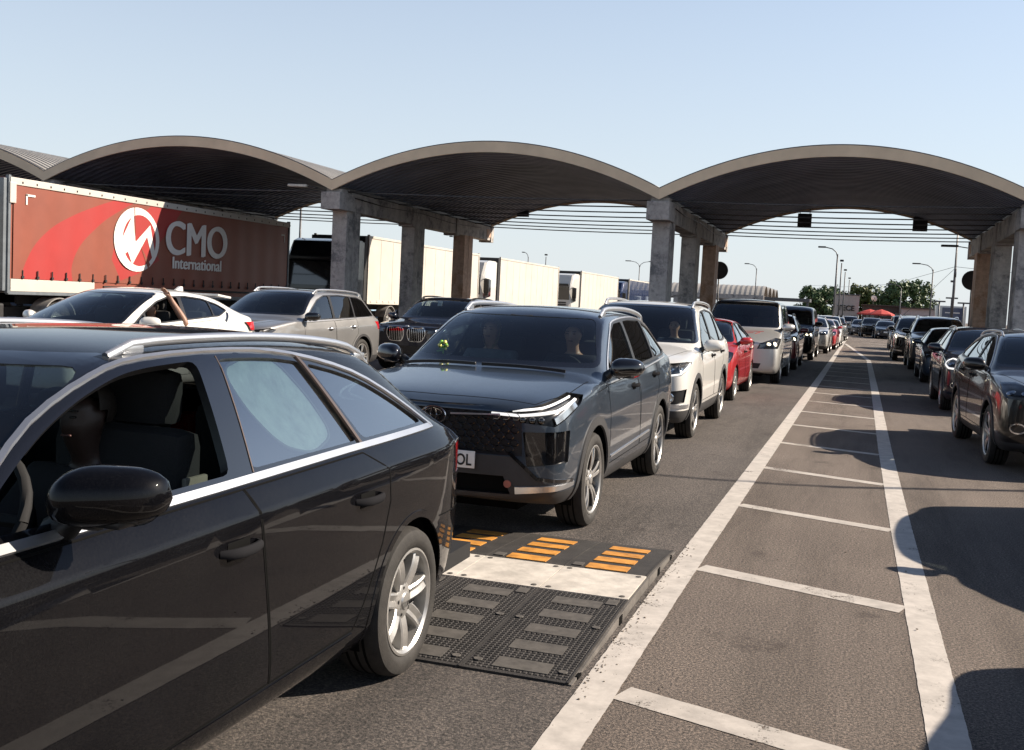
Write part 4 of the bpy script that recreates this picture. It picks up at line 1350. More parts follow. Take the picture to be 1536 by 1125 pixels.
    def door(s, poly, handle, mirror=True, parent=None, hm=None):
        fs = s.side(poly)
        prs = s.both(fs, 'door', [s.pm] + s.mats[1:], inset=0, rim=None)
        out = []
        for o, sg in zip(prs, (1, -1)):
            if o is None: continue
            bm = bmesh.new()
            s.strip(bm, [(sg * s.W, y, z) for y, z in poly], (-sg, 0, 0), .0075, .0006, .0007, step=.035, closed=True)
            s.part('door_gap', bm, M['seam'], o)
            if handle:
                hy, hz, hl = handle
                bm = bmesh.new()
                q, n = s.hit((sg * s.W, hy, hz), (-sg, 0, 0))
                a = [s.hit((sg * s.W, hy + u * hl / 2, hz), (-sg, 0, 0)) for u in (-1, -.75, -.4, 0, .4, .75, 1)]
                offs = (-.002, .026, .036, .039, .036, .026, -.002)
                add_tube(bm, [x[0] + x[1] * o_ for x, o_ in zip(a, offs)], [.012, .016, .017, .017, .017, .016, .012], 10, sx=.7)
                for x in (a[0], a[-1]):
                    add_lathe(bm, [(.001, .004), (.017, .003), (.019, -.004)], 12, 'X', c=x[0]) if 0 else None
                s.part('handle', bm, hm or s.pm, o)
                bm = bmesh.new()
                s.strip(bm, [(sg * s.W, hy - hl * .32, hz - .002), (sg * s.W, hy + hl * .28, hz - .002)], (-sg, 0, 0), .062, .0008, .0008, step=.02)
                s.part('handle_cup', bm, M['seam'], o)
            out.append(o)
        return out
    def mirror(s, y, z, mat, size=1.0, x0=None, side=(1, -1), drop=0):
        for sg in side:
            q, n = s.hit((sg * s.W, y, z), (-sg, 0, 0))
            bm = bmesh.new()
            k = size
            # shell: superellipsoid, flat at the back, tapering outwards
            ring = []
            cx = q.x + sg * (.045 + .12 * k); cz = z + .055 + drop; cy = y - .02
            nu, nv = 14, 20
            prof = []
            for i in range(nu + 1):
                u = -1 + 2 * i / nu
                hgt = (1 - abs(u) ** 3.2) ** .5 * (1 - .14 * (u)) if abs(u) < 1 else 0
                prof.append((u, hgt))
            rows = []
            for u, h in prof:
                row = []
                for j in range(nv):
                    a = 2 * PI * j / nv
                    ca, sa = math.cos(a), math.sin(a)
                    zz = .085 * k * h * math.copysign(abs(sa) ** .8, sa) * (1 if sa > 0 else .72)
                    yy = .085 * k * h * ca * (1.15 if ca < 0 else .55) + .02 * u
                    row.append(bm.verts.new((cx + sg * u * .128 * k, cy + yy + .03 * (u + .3) * k, cz + zz + .008 * u)))
                rows.append(row)
            for a, b in zip(rows, rows[1:]):
                for j in range(nv):
                    try: bm.faces.new((a[j], a[(j + 1) % nv], b[(j + 1) % nv], b[j]))
                    except ValueError: pass
            bmesh.ops.remove_doubles(bm, verts=bm.verts, dist=1e-4)
            bmesh.ops.recalc_face_normals(bm, faces=bm.faces)
            o = s.part('wing_mirror', bm, mat)
            bm = bmesh.new()
            add_tube(bm, [q - n * .02 + Vector((0, 0, -.015)), q + n * .05 + Vector((0, 0, -.005)), Vector((cx - sg * .05, cy + .02, cz - .055 * k))], [.045, .034, .03], 10, sx=1.0)
            add_box(bm, (cx - sg * .03, cy + .02, cz - .058 * k), (.13 * k, .08 * k, .022), bevel=.008)
            s.part('mirror_foot', bm, M['trim'], o)
            bm = bmesh.new()
            add_lathe(bm, [(.001, 0), (.072 * k, 0), (.074 * k, -.004)], 24, 'Y', c=(0, 0, 0))
            bmesh.ops.scale(bm, verts=bm.verts, vec=(1.5, 1, 1))
            bmesh.ops.translate(bm, verts=bm.verts, vec=(cx, cy + .052 * k, cz))
            s.part('mirror_glass', bm, M['chrome'], o)
    def glasshouse(s, dlo, splits, gm, frame=.018, skip=(), gap=.018, names=None, trim_mi=1, rad=.05):
        """dlo: convex (y,z) outline of the side glass; splits: slanted pillars"""
        fs = s.side(round_poly(dlo, rad), lambda c, n: c.z > s.p['b0'] - .12)
        s.paint_faces(fs, trim_mi)
        pieces = [inset_poly(dlo, frame)]
        for (ya, za), (yb, zb), g in splits:
            cur = pieces.pop()
            t = Vector((yb - ya, zb - za)).normalized(); nx = Vector((t.y, -t.x)) * (g / 2)
            if nx.x < 0: nx = -nx
            l = half_clip(cur, (ya - nx.x, za - nx.y), (yb - nx.x, zb - nx.y), (ya - 5, za))
            r = half_clip(cur, (ya + nx.x, za + nx.y), (yb + nx.x, zb + nx.y), (ya + 5, za))
            pieces += [l, r]
        for i, pc in enumerate(pieces):
            pc = round_poly(pc, .035, 3)
            g = gm[i] if isinstance(gm, list) else gm
            f2 = s.side(pc, lambda c, n: c.z > s.p['b0'] - .12)
            if i in skip:
                # wound down on the right hand side only
                r = [f for f in f2 if f.calc_center_median().x > 0]; l = [f for f in f2 if f.calc_center_median().x <= 0]
                s.panel(l, 'side_window', [g, M['trim']], inset=.010)
                o = s.panel(r, 'side_window', [M['trim'], M['trim']], inset=.030)
                bm = bmesh.new(); bm.from_mesh(o.data)
                bmesh.ops.delete(bm, geom=[f for f in bm.faces if f.material_index == 0], context='FACES')
                bm.to_mesh(o.data); bm.free(); o.name = 'window_frame'
            else:
                s.both(f2, 'side_window', [g, M['trim']], inset=.010)
    def windscreen(s, x0, z0, x1, z1, gm, band=.03, rear=False):
        sgn = 1 if rear else -1
        fn = lambda c, n: n.y * sgn > .12 and c.z > z0 - .1 and abs(c.x) < x0 + .1 and ((c.y > s.p['yrr'] - .3) if rear else (c.y > s.p['yc'] - .25 and c.y < s.p['yrf'] + .3))
        poly = round_poly([(-x0, 0, z0), (x0, 0, z0), (x1, 0, z1), (-x1, 0, z1)], .06, 4)
        fs = s.clip(poly, (0, 1, 0), s.sel(fn))
        s.paint_faces(fs, 4)
        poly = round_poly([(-x0 + band, 0, z0 + band), (x0 - band, 0, z0 + band), (x1 - band, 0, z1 - band), (-x1 + band, 0, z1 - band)], .06, 4)
        fs = s.clip(poly, (0, 1, 0), [f for f in fs if f.is_valid] if 0 else s.sel(fn))
        return s.panel(fs, 'rear_window' if rear else 'windscreen', [gm, M['gloss_black']], inset=.004)
    def interior(s, seat, y1, y2=None, z=.42, lhd=True):
        p = s.p; W = s.W
        bm = bmesh.new()
        add_box(bm, (0, (y1 + p['ry']) / 2 - .2, z - .1), (W * 1.7, p['ry'] - y1 + 1.2, .08))
        add_box(bm, (0, p['yc'] + .38, p['b0'] - .17), (W * 1.72, .5, .22), bevel=.06)
        add_box(bm, (0, p['yc'] + .30, p['b0'] - .12), (W * 1.6, .5, .14), bevel=.05)
        add_box(bm, (0, y1 - .1, z + .12), (.22, 1.3, .3), bevel=.04)
        s.part('dashboard', bm, M['dark'])
        # steering wheel in front of the driver (+x is the near side)
        bm = bmesh.new(); n = 28
        c = Vector((.37, p['yc'] + .68, p['b0'] - .02))
        u, v = Vector((1, 0, 0)), Vector((0, .42, .9)).normalized()
        pts = [c + (u * math.cos(2 * PI * k / n) + v * math.sin(2 * PI * k / n)) * .185 for k in range(n + 1)]
        add_tube(bm, pts, .016, 8, caps=False)
        add_box(bm, c, (.12, .05, .10), bevel=.02)
        add_tube(bm, [c - u * .18, c, c + u * .18], .018, 6)
        s.part('steering_wheel', bm, M['dark'])
        rows = [(y1, (.37, -.37), .5)]
        if y2: rows.append((y2, (.40, -.40), .62))
        for yy, xs, wd in rows:
            for x in xs:
                bm = bmesh.new()
                add_box(bm, (x, yy - .12, z + .06), (wd, .54, .16), bevel=.06)
                R_ = Matrix.Rotation(-.28, 3, 'X')
                add_box(bm, (x, yy + .26, z + .42), (wd, .15, .66), bevel=.06, rot=None)
                o = s.part('seat', bm, seat)
                bm = bmesh.new()
                add_box(bm, (x, yy + .33, z + .84), (.27, .11, .19), bevel=.045)
                for a in (-.06, .06): add_tube(bm, [(x + a, yy + .31, z + .7), (x + a, yy + .33, z + .8)], .008, 6)
                s.part('headrest', bm, seat, o)
    def roof_rail(s, y0, y1, x, mat, h=.045, w=.018):
        for sg in (1, -1):
            bm = bmesh.new(); pts = []
            n = 16
            for k in range(n + 1):
                u = k / n; yy = y0 + (y1 - y0) * u
                q, nor = s.hit((sg * x, yy, 1.0), (0, 0, -1))
                lift = h * min(1, (1 - abs(2 * u - 1)) * 7) ** .6
                pts.append(q + Vector((0, 0, lift - .004)))
            add_tube(bm, pts, w, 8, sx=.8)
            for k in (1, n - 1):
                q = pts[k]; add_box(bm, (q.x, q.y, q.z - h * .5), (.025, .10, h), bevel=.006)
            s.part('roof_rail', bm, mat)
    def finish(s, name='body'):
        o = mesh_obj(name, s.bm, s.mats, s.root, angle=60, shift=s.sh)
        return o
    def rocker(s, z, mi=2):
        fs = s.clip([(0, -.5, 0), (0, s.L + .5, 0), (0, s.L + .5, z), (0, -.5, z)], (1, 0, 0), list(s.bm.faces))
        s.paint_faces(fs, mi)
    def underbody(s):
        p = s.p; bm = bmesh.new()
        add_box(bm, (0, s.L / 2, p['gc'] - .01), (s.W * 1.15, s.L * .86, .06))
        for yc in (p['fo'], p['fo'] + p['wb']): add_tube(bm, [(-s.W + .15, yc, p['rw']), (s.W - .15, yc, p['rw'])], .05, 8)
        s.part('underbody', bm, M['seam'])
    def plate(s, x, z, y, text, w=.52, tx=0, slant=0):
        bm = bmesh.new()
        q, n = s.hit((x, 0, z), (0, 1, 0))
        yy = min(q.y, s.hit((x + w / 2, 0, z), (0, 1, 0))[0].y) - .012
        add_box(bm, (x, yy, z), (w, .012, .115), bevel=.003)
        o = s.part('license_plate', bm, M['plate'])
        if text:
            tb = text_bm(text, .105, .001, .002, 'RIGHT', .82)
            bmesh.ops.translate(tb, verts=tb.verts, vec=(x + tx, yy - .0075, z - .038))
            s.part('plate_letters', tb, M['ink'], o)
        return o

WHEELS = {}
def wheel_meshes(style, r, w):
    key = (style, round(r, 3), round(w, 3))
    if key in WHEELS: return WHEELS[key]
    rr = r * {'seven': .70, 'tiny': .66}.get(style, .72)
    bm = bmesh.new()
    h = w / 2
    add_lathe(bm, [(rr, h * .80), (rr + .012, h * .93), (rr + (r - rr) * .45, h * 1.02), (r * .955, h * .90), (r * .99, h * .70), (r, h * .45), (r, -h * .45), (r * .99, -h * .7), (r * .95, -h * .9), (rr, -h * .8)], 48, 'X', close=True)
    # shallow tread grooves
    for x in (-.35, 0, .35):
        add_lathe(bm, [(r + .0008, h * x - .006), (r + .0008, h * x + .006)], 48, 'X', mi=1)
    t = mesh_obj('tyre_src', bm, [M['rubber'], M['seam']], recalc=True, angle=40)
    bm = bmesh.new()
    # barrel and lip
    add_lathe(bm, [(rr, h * .80), (rr + .006, h * .93), (rr - .004, h * .95), (rr - .016, h * .86), (rr - .02, h * .3), (rr - .03, -h * .6)], 48, 'X')
    def spoke(a, r0, r1, w0, w1, x0, x1, th, mi=0, groove=False):
        ca, sa = math.cos(a), math.sin(a)
        rad = Vector((0, ca, sa)); tan = Vector((0, -sa, ca)); ax = Vector((1, 0, 0))
        secs = []
        for k in range(6):
            u = k / 5; R_ = r0 + (r1 - r0) * u; ww = w0 + (w1 - w0) * u; xx = x0 + (x1 - x0) * u + .010 * math.sin(u * PI)
            c = rad * R_
            secs.append([bm.verts.new(c - tan * ww * .5 + ax * (xx - th)), bm.verts.new(c - tan * ww * .46 + ax * (xx - .006)), bm.verts.new(c - tan * ww * .34 + ax * xx),
                         bm.verts.new(c + ax * (xx - (.010 if groove else 0))),
                         bm.verts.new(c + tan * ww * .34 + ax * xx), bm.verts.new(c + tan * ww * .46 + ax * (xx - .006)), bm.verts.new(c + tan * ww * .5 + ax * (xx - th))])
        for A, B in zip(secs, secs[1:]):
            for q in range(6):
                f = bm.faces.new((A[q], A[q + 1], B[q + 1], B[q])); f.material_index = 2 if (style in ('turb', 'twin') and q in (0, 5)) else mi
        for S_ in (secs[0], secs[-1][::-1]): bm.faces.new(S_)
    xf = h * .78
    if style == 'seven':
        for k in range(7): spoke(2 * PI * k / 7 + .2, .058, rr - .008, .070, .070, xf - .012, xf + .006, .04, groove=True)
    elif style == 'turb':
        for k in range(5):
            a = 2 * PI * k / 5 + .3
            for d in (-.16, .16): spoke(a + d, .05, rr - .008, .034, .030, xf - .014, xf + .004, .035)
            spoke(a + PI / 5, .06, rr - .008, .018, .05, xf - .03, xf - .01, .03, 2)
    elif style == 'twin':
        for k in range(5):
            a = 2 * PI * k / 5 + .1
            for d in (-.12, .12): spoke(a + d, .05, rr - .008, .036, .036, xf - .012, xf + .004, .035)
    else:
        for k in range(10): spoke(2 * PI * k / 10, .05, rr - .008, .034, .04, xf - .012, xf + .004, .035)
    add_lathe(bm, [(.001, xf + .004), (.034, xf + .003), (.040, xf - .004), (.062, xf - .006), (.078, xf - .014), (.082, xf - .05)], 28, 'X')
    for k in range(5):
        a = 2 * PI * k / 5 + .5
        add_lathe(bm, [(.010, xf - .008), (.011, xf - .0055), (.001, xf - .0052)], 8, 'X', mi=2, c=(0, .055 * math.cos(a), .055 * math.sin(a)))
    add_lathe(bm, [(.15 * r / .33, h * .25), (.15 * r / .33, h * .15), (.001, h * .15)], 32, 'X', mi=1)
    add_lathe(bm, [(rr - .02, -h * .1), (.001, -h * .1)], 32, 'X', mi=2)
    ri = mesh_obj('rim_src', bm, [M['alloy'], M['satin'], M['alloy_dark']], recalc=True, angle=35)
    out = (t.data, ri.data)
    bpy.data.objects.remove(t); bpy.data.objects.remove(ri)
    WHEELS[key] = out
    return out

def wheel(car, sg, yc, style):
    p = car.p; r = p['rw']; w = p.get('tw', .225)
    tm, rm = wheel_meshes(style, r, w)
    o = bpy.data.objects.new('wheel', tm); link(o, car.root)
    o.location = (sg * (car.W - w / 2 - p.get('wi', .012)), yc - car.L / 2, r)
    if sg < 0: o.rotation_euler = (0, 0, PI)
    q = bpy.data.objects.new('rim', rm); link(q, o)

# ---------------------------------------------------------------- people
def person(label, loc, rz, shirt, hair, arms, group=None, lean=0, hand=False, sleeve=.62, ar=1.0, skin=None, legs=True, head_turn=0, long_hair=False, sc_=1.0):
    """seated figure: origin at the seat; arms: two lists of (elbow, wrist) in local metres; faces -y"""
    t = thing('person', label, 'person', loc, rz, group)
    V = []; E = []; Rr = []
    def add(p_, r, par=None):
        V.append(Vector(p_)); Rr.append(r); i = len(V) - 1
        if par is not None: E.append((par, i))
        return i
    pel = add((0, .02, .10), (.13, .09))
    wa = add((0, .05 + lean * .2, .27), (.115, .08), pel)
    ch = add((0, .06 + lean * .6, .43), (.14, .095), wa)
    up = add((0, .06 + lean * .85, .53), (.095, .065), ch)
    nk = add((0, .06 + lean, .610), .047, up)
    jw = add((0, .02 + lean, .685), (.056, .070), nk)
    hd = add((0, .02 + lean, .76), (.072, .090), jw)
    cr_ = add((0, .03 + lean, .83), (.062, .075), hd)
    hips = []
    if legs:
        for sg in (1, -1):
            h_ = add((sg * .10, -.02, .08), .095, pel); k = add((sg * .14, -.42, .14), .068, h_); a = add((sg * .14, -.62, -.22), .042, k); add((sg * .14, -.74, -.26), (.045, .035), a)
    for sg, (el_, wr_) in zip((1, -1), arms):
        s_ = add((sg * .185, .06 + lean * .85, .515), .052, up)
        e = add(el_, .042 * ar, s_)
        m_ = add(Vector(el_).lerp(Vector(wr_), .35), .042 * ar, e)
        w_ = add(wr_, .028 * ar, m_)
        d = (Vector(wr_) - Vector(el_)).normalized()
        pl = add(Vector(wr_) + d * .06, (.042, .020), w_)
        sidev = d.cross(Vector((0, 1, 0))); sidev = sidev.normalized() if sidev.length > .1 else Vector((1, 0, 0))
        for q in range(4):
            f0 = add(Vector(wr_) + d * .095 + sidev * (.016 * (q - 1.5)), .010, pl)
            L_ = (.065, .075, .072, .058)[q]
            f1 = add(V[f0] + d * L_ * .5 + Vector((0, -.012, 0)), .009, f0)
            add(V[f1] + d * L_ * .35 + Vector((0, -.03, -.01)), .008, f1)
        th = add(Vector(wr_) + d * .035 + sidev * -.036, .011, w_); add(V[th] + d * .035 + sidev * -.012 + Vector((0, -.012, 0)), .009, th)
    bm = skin_mesh(V, E, Rr, 0, 2)
    # nose and ears are pulled out of the same surface
    hc = Vector((0, .02 + lean, .745))
    for v in bm.verts:
        q = v.co - hc
        if q.length < .16:
            if q.y < -.03 and abs(q.x) < .022 and -.035 < q.z < .02: v.co.y -= .022
            if abs(q.x) > .055 and abs(q.y - .01) < .03 and abs(q.z) < .03: v.co.x += math.copysign(.012, q.x)
            if q.y < -.05 and abs(abs(q.x) - .03) < .016 and abs(q.z - .018) < .014: v.co.y += .008
    body = mesh_obj('body', bm, skin or M['skin'], t)
    # shirt: slightly larger skin over the torso and upper arms
    V2 = [V[0] + Vector((0, 0, -.02)), V[1], V[2], V[3], V[4] + Vector((0, .01, -.035))]; E2 = [(0, 1), (1, 2), (2, 3), (3, 4)]; R2 = [(.168, .128), (.158, .118), (.190, .138), (.155, .110), .070]
    for sg, (el_, wr_) in zip((1, -1), arms):
        V2.append(Vector((sg * .185, .06 + lean * .85, .525))); R2.append(.080); E2.append((3, len(V2) - 1))
        V2.append(Vector((sg * .185, .06 + lean * .85, .525)).lerp(Vector(el_), min(1, sleeve))); R2.append(.060); E2.append((len(V2) - 2, len(V2) - 1))
        if sleeve > 1: V2.append(Vector(el_).lerp(Vector(wr_), sleeve - 1)); R2.append(.043); E2.append((len(V2) - 2, len(V2) - 1))
    mesh_obj('shirt', skin_mesh(V2, E2, R2, 0, 2), shirt, t)
    # hair cap
    bm = bmesh.new(); bmesh.ops.create_uvsphere(bm, u_segments=20, v_segments=14, radius=1)
    bmesh.ops.scale(bm, verts=bm.verts, vec=(.086, .107, .100)); bmesh.ops.translate(bm, verts=bm.verts, vec=(0, .032 + lean, .785))
    bmesh.ops.translate(bm, verts=bm.verts, vec=(0, .004, 0))
    rm_ = [v for v in bm.verts if (v.co.y < -.02 + lean and v.co.z < .832) or (v.co.z < (.60 if long_hair else .73) ) or (not long_hair and v.co.y < .035 + lean and v.co.z < .77) or (abs(v.co.x) < .05 and v.co.y < -.035 + lean and v.co.z < .835)]
    bmesh.ops.delete(bm, geom=rm_, context='VERTS')
    if long_hair:
        for v in bm.verts:
            if v.co.z < .74: v.co.z -= (.74 - v.co.z) * 2.2; v.co.x *= 1.05
    mesh_obj('hair', bm, hair, t)
    bm = bmesh.new()
    for sg in (1, -1):
        add_box(bm, (sg * .030, -.058 + lean, .764), (.020, .012, .007), bevel=.003); add_box(bm, (sg * .031, -.060 + lean, .784), (.034, .010, .006), bevel=.002)
    mesh_obj('eyes', bm, M['eye'], t)
    bm = bmesh.new(); add_box(bm, (0, -.052 + lean, .703), (.038, .010, .007), bevel=.003); mesh_obj('mouth', bm, M['lips'], t)
    if head_turn: pass
    return t
# ---------------------------------------------------------------- hero cars
P_black = paint('black_car_paint', (.003, .003, .004), 0, .4, .1, .02, 1.30)
P_slate = paint('slate_car_paint', (.040, .055, .077), .5, .32, .5)
P_white = paint('white_car_paint', (.66, .65, .62), 0, .35, .4)
P_red = paint('red_car_paint', (.42, .020, .024), .1, .3, .4)
P_silver = paint('silver_car_paint', (.60, .59, .56), .6, .34, .4)
P_bronze = paint('bronze_car_paint', (.32, .318, .315), .7, .34, .4)
P_navy = paint('navy_car_paint', (.008, .011, .022), .3, .3, .4)
P_dkred = paint('dark_red_car_paint', (.10, .010, .012), .2, .3, .4)
P_blue = paint('blue_grey_car_paint', (.035, .055, .085), .5, .33, .5)
P_brown = paint('dark_brown_car_paint', (.016, .013, .011), .4, .3, .5)
P_grey = paint('grey_car_paint', (.09, .09, .095), .6, .33, .5)

# --- black estate in the foreground
pA = dict(L=4.62, tailw=.85, rbow=.09, W=.913, gc=.20, zn=.72, zc=.965, yc=1.20, yrf=2.08, yrr=3.88, H=1.468, hrf=1.43, hrr=1.40, b0=.985, b1=1.03, wr=.595, ry=4.40, zw=1.02,
          rw=.318, fo=.91, wb=2.81, shd=.085, csh=.75, sin=.0, tum=.07, gap=.04, nw=.8, tw=.235, wi=.004, nf=.9)
dloA_pts = None
A = Car('estate_car', 'black estate car with chrome window trim and open driver window in the foreground', 'car', (-2.635, .36), pA, P_black, lvl=3)
dloA = [(1.36, 1.002), (1.52, 1.098), (1.80, 1.25), (2.07, 1.348), (2.32, 1.390), (2.8, 1.400), (3.16, 1.376), (3.58, 1.293), (3.87, 1.168), (4.07, 1.036)]
dloA = smooth(dloA, 3)
A.arches(None, .035)
A.glasshouse(dloA, [((2.505, 1.03), (2.62, 1.40), .115), ((3.35, 1.05), (3.20, 1.36), .045)], [M['glass'], M['glass_bright'], M['glass_bright']], skip=(0,), frame=.024, trim_mi=4)
A.windscreen(.80, 1.02, .60, 1.405, M['glass'])
A.windscreen(.74, 1.06, .56, 1.36, M['glass_dark'], rear=True)
fs = A.clip([(.90, 4.30, .935), (.42, 4.72, .95), (.42, 4.72, .78), (.90, 4.36, .79)], (-.6, -.8, 0), A.sel(lambda c, n: c.x > .3 and c.y > 4.2)); A.panel(fs, 'tail_light', [M['redlens'], M['trim']], inset=.004)
fs = A.clip([(-.90, 4.30, .935), (-.42, 4.72, .95), (-.42, 4.72, .78), (-.90, 4.36, .79)], (.6, -.8, 0), A.sel(lambda c, n: c.x < -.3 and c.y > 4.2)); A.panel(fs, 'tail_light', [M['redlens'], M['trim']], inset=.004)
for sg in (1, -1):
    fs = A.clip([(sg * .45, 0, .60), (sg * .86, .4, .64), (sg * .86, .5, .74), (sg * .5, 0, .70)], (-sg * .4, .9, 0), A.sel(lambda c, n: c.x * sg > .3 and c.y < .7)); A.panel(fs, 'headlight', [M['reflector'], M['trim']], inset=.006)
fs = A.front([(-.36, .68), (.36, .68), (.30, .32), (-.30, .32)]); A.panel(fs, 'grille', [M['trim'], M['chrome']], inset=.02)
A.door([(1.29, .975), (2.472, .992), (2.60, .335), (1.27, .305)], (2.37, .835, .20))
A.door([(2.480, .992), (3.31, 1.005), (3.44, .93), (3.46, .80), (3.40, .64), (3.29, .46), (3.20, .34), (2.608, .335)], (3.25, .842, .20))
fs = A.side([(3.95, .62), (5, .62), (5, 0), (4.04, 0)], lambda c, n: c.y > 3.9); fs = list({*fs, *A.clip([(3.95 + 0, .62 - .62 + .62, 0)] if 0 else [(0, 4.2, .62), (0, 5, .62), (0, 5, 0), (0, 4.2, 0)], (1, 0, 0), A.sel(lambda c, n: c.y > 4.3 and n.y > .3))}); A.panel([f for f in fs if f.is_valid], 'rear_bumper', [P_black] + A.mats[1:], inset=0, rim=None)
A.trims('belt_trim', [(1.30, .998), (2.38, 1.012), (3.2, 1.026), (4.08, 1.035)], .030, .007, M['satin'])
A.trims('window_trim', dloA, .019, .008, M['satin'], step=.03)
BRZ = simple('bronze_trim', (.16, .12, .10), .3, .7, var=.1)
A.trims('pillar_trim', [(3.335, 1.03), (3.19, 1.375)], .022, .006, BRZ)
A.trims('pillar_trim', [(2.57, 1.03), (2.68, 1.385)], .006, .0015, BRZ)
A.seam_lines([([(sg * .9, 4.46, .97), (sg * .9, 4.50, .80), (sg * .9, 4.42, .62)], (-sg, 0, 0)) for sg in (1, -1)] + [([(sg * .9, 4.0, .64), (sg * .9, 4.42, .62), (sg * .6, 4.66, .62)], (-sg, -.3, 0)) for sg in (1, -1)] +
             [([(sg * .9, .2, .715), (sg * .9, 1.25, .93)], (-sg * .5, 0, -1)) for sg in (1, -1)])
A.trims('sill_line', [(1.25, .315), (2.4, .315), (3.2, .325)], .012, .004, P_black)
A.mirror(1.72, 1.025, P_black, .98, drop=.022)
A.roof_rail(2.22, 3.98, .535, M['satin'], .030, .017)
A.interior(M['seat'], 2.28, 3.10, .40)
bm = bmesh.new(); add_box(bm, (.622, 2.555, .80), (.02, .12, .40), bevel=.008); A.part('seat_back_panel', bm, M['seat_beige'])
A.underbody(); A.wheels('seven')
bm = bmesh.new()
for k in range(4):
    n = 20; c = Vector((A.W - .0075, 3.72 - .020 + k * .0133, .318))
    add_tube(bm, [c + Vector((0, math.cos(2 * PI * q / n) * .010, math.sin(2 * PI * q / n) * .010)) for q in range(n + 1)], .0018, 5, caps=False)
A.part('hub_emblem', bm, M['alloy_dark'])
A.finish()
A.root['label'] = 'black estate car with chrome window trim and open driver window in the foreground'
person('driver in dark clothes at the open window of the black estate car', (-2.635 + .27, .36 + 2.42, .42), 0, M['blackcloth'], M['hair'], [((.24, -.14, .22), (.15, -.42, .22)), ((-.26, -.18, .24), (-.16, -.42, .30))], sleeve=1.75, skin=M['skin_shaded'])
# fabric blind inside the rear side window
t = thing('sun_shade', 'pale green fabric sun shade inside the rear door window of the black estate', 'sun shade', (-1.835, 3.32, 1.05))
bm = bmesh.new()
pts = round_poly([(-.14, .03), (.04, -.015), (.235, .03), (.20, .17), (.10, .315), (-.06, .33), (-.26, .29), (-.235, .16)], .07, 5)
n = len(pts)
C0 = bm.verts.new((-.02, -.02, .16))
ring = [bm.verts.new((0, y, z)) for y, z in pts]; mid = [bm.verts.new((-.014, -.02 + (y + .02) * .6, .16 + (z - .16) * .6)) for y, z in pts]
for k in range(n):
    bm.faces.new((ring[k], ring[(k + 1) % n], mid[(k + 1) % n], mid[k])); bm.faces.new((mid[k], mid[(k + 1) % n], C0))
for v in bm.verts: v.co.x -= v.co.z * .66
mesh_obj('fabric', bm, simple('pale_green_fabric', (.62, .68, .58), .8, var=.2, scale=14, bump=1.0, bscale=30), t)
bm = bmesh.new(); add_tube(bm, [(-z * .66, y, z) for y, z in pts + [pts[0]]], .006, 6, caps=False); mesh_obj('rim_wire', bm, simple('olive_edging', (.12, .13, .10), .7), t)

# --- slate SUV behind it
pT = dict(L=4.46, W=.912, gc=.23, zn=.95, zc=1.115, yc=1.16, yrf=2.02, yrr=3.92, H=1.600, hrf=1.565, hrr=1.53, b0=1.03, b1=1.14, wr=.645, ry=4.30, zw=1.15,
          rw=.345, fo=.93, wb=2.64, shd=.24, tum=.05, gap=.05, nw=.82, tw=.225, bow=.05, fbow=.06, wi=.004)
T = Car('suv', 'dark slate SUV with slim headlights directly behind the black estate', 'car', (-2.655, 6.52), pT, P_slate, lvl=3)
T.rocker(.36, 2)
T.arches(M['plastic'], .075)
dloT = [(1.42, 1.045), (1.72, 1.235), (2.05, 1.415), (2.28, 1.485), (2.9, 1.515), (3.5, 1.505), (3.85, 1.42), (4.08, 1.19), (3.9, 1.155)]
T.glasshouse(dloT, [((1.66, 1.0), (1.74, 1.5), .03), ((2.52, 1.07), (2.62, 1.5), .085), ((3.38, 1.13), (3.50, 1.5), .07)], [M['glass'], M['glass'], M['glass_dark'], M['glass_dark']], frame=.02)
T.windscreen(.79, 1.13, .635, 1.535, M['glass'], band=.035)
# black face: honeycomb grille, intake, corner vents
fs = T.front([(-.62, .89), (.62, .89), (.66, .78), (.55, .60), (.70, .40), (.70, .28), (-.70, .28), (-.70, .40), (-.55, .60), (-.66, .78)][:0] or [(-.60, .885), (.60, .885), (.62, .60), (-.62, .60)]); T.panel(fs, 'grille', [M['trim'], M['gloss_black']], inset=.022)
bm = bmesh.new()
for r in range(6):
    for c in range(-9, 10):
        x = c * .066 + (.033 if r % 2 else 0); z = .64 + r * .043
        if abs(x) > .57: continue
        q, n = T.hit((x, 0, z), (0, 1, 0))
        hx = [Vector((x + math.cos(k * PI / 3) * .031, q.y + .006, z + math.sin(k * PI / 3) * .023)) for k in range(7)]
        add_tube(bm, hx, .003, 4, caps=False)
T.part('honeycomb', bm, M['gloss_black'])
fs = T.front([(-.58, .592), (.58, .592), (.80, .40), (.80, .28), (-.80, .28), (-.80, .40)]); T.paint_faces(fs, 2)
fs = T.front([(-.50, .46), (.50, .46), (.55, .34), (-.55, .34)]); T.panel(fs, 'air_intake', [M['seam'], M['trim']], inset=.03)
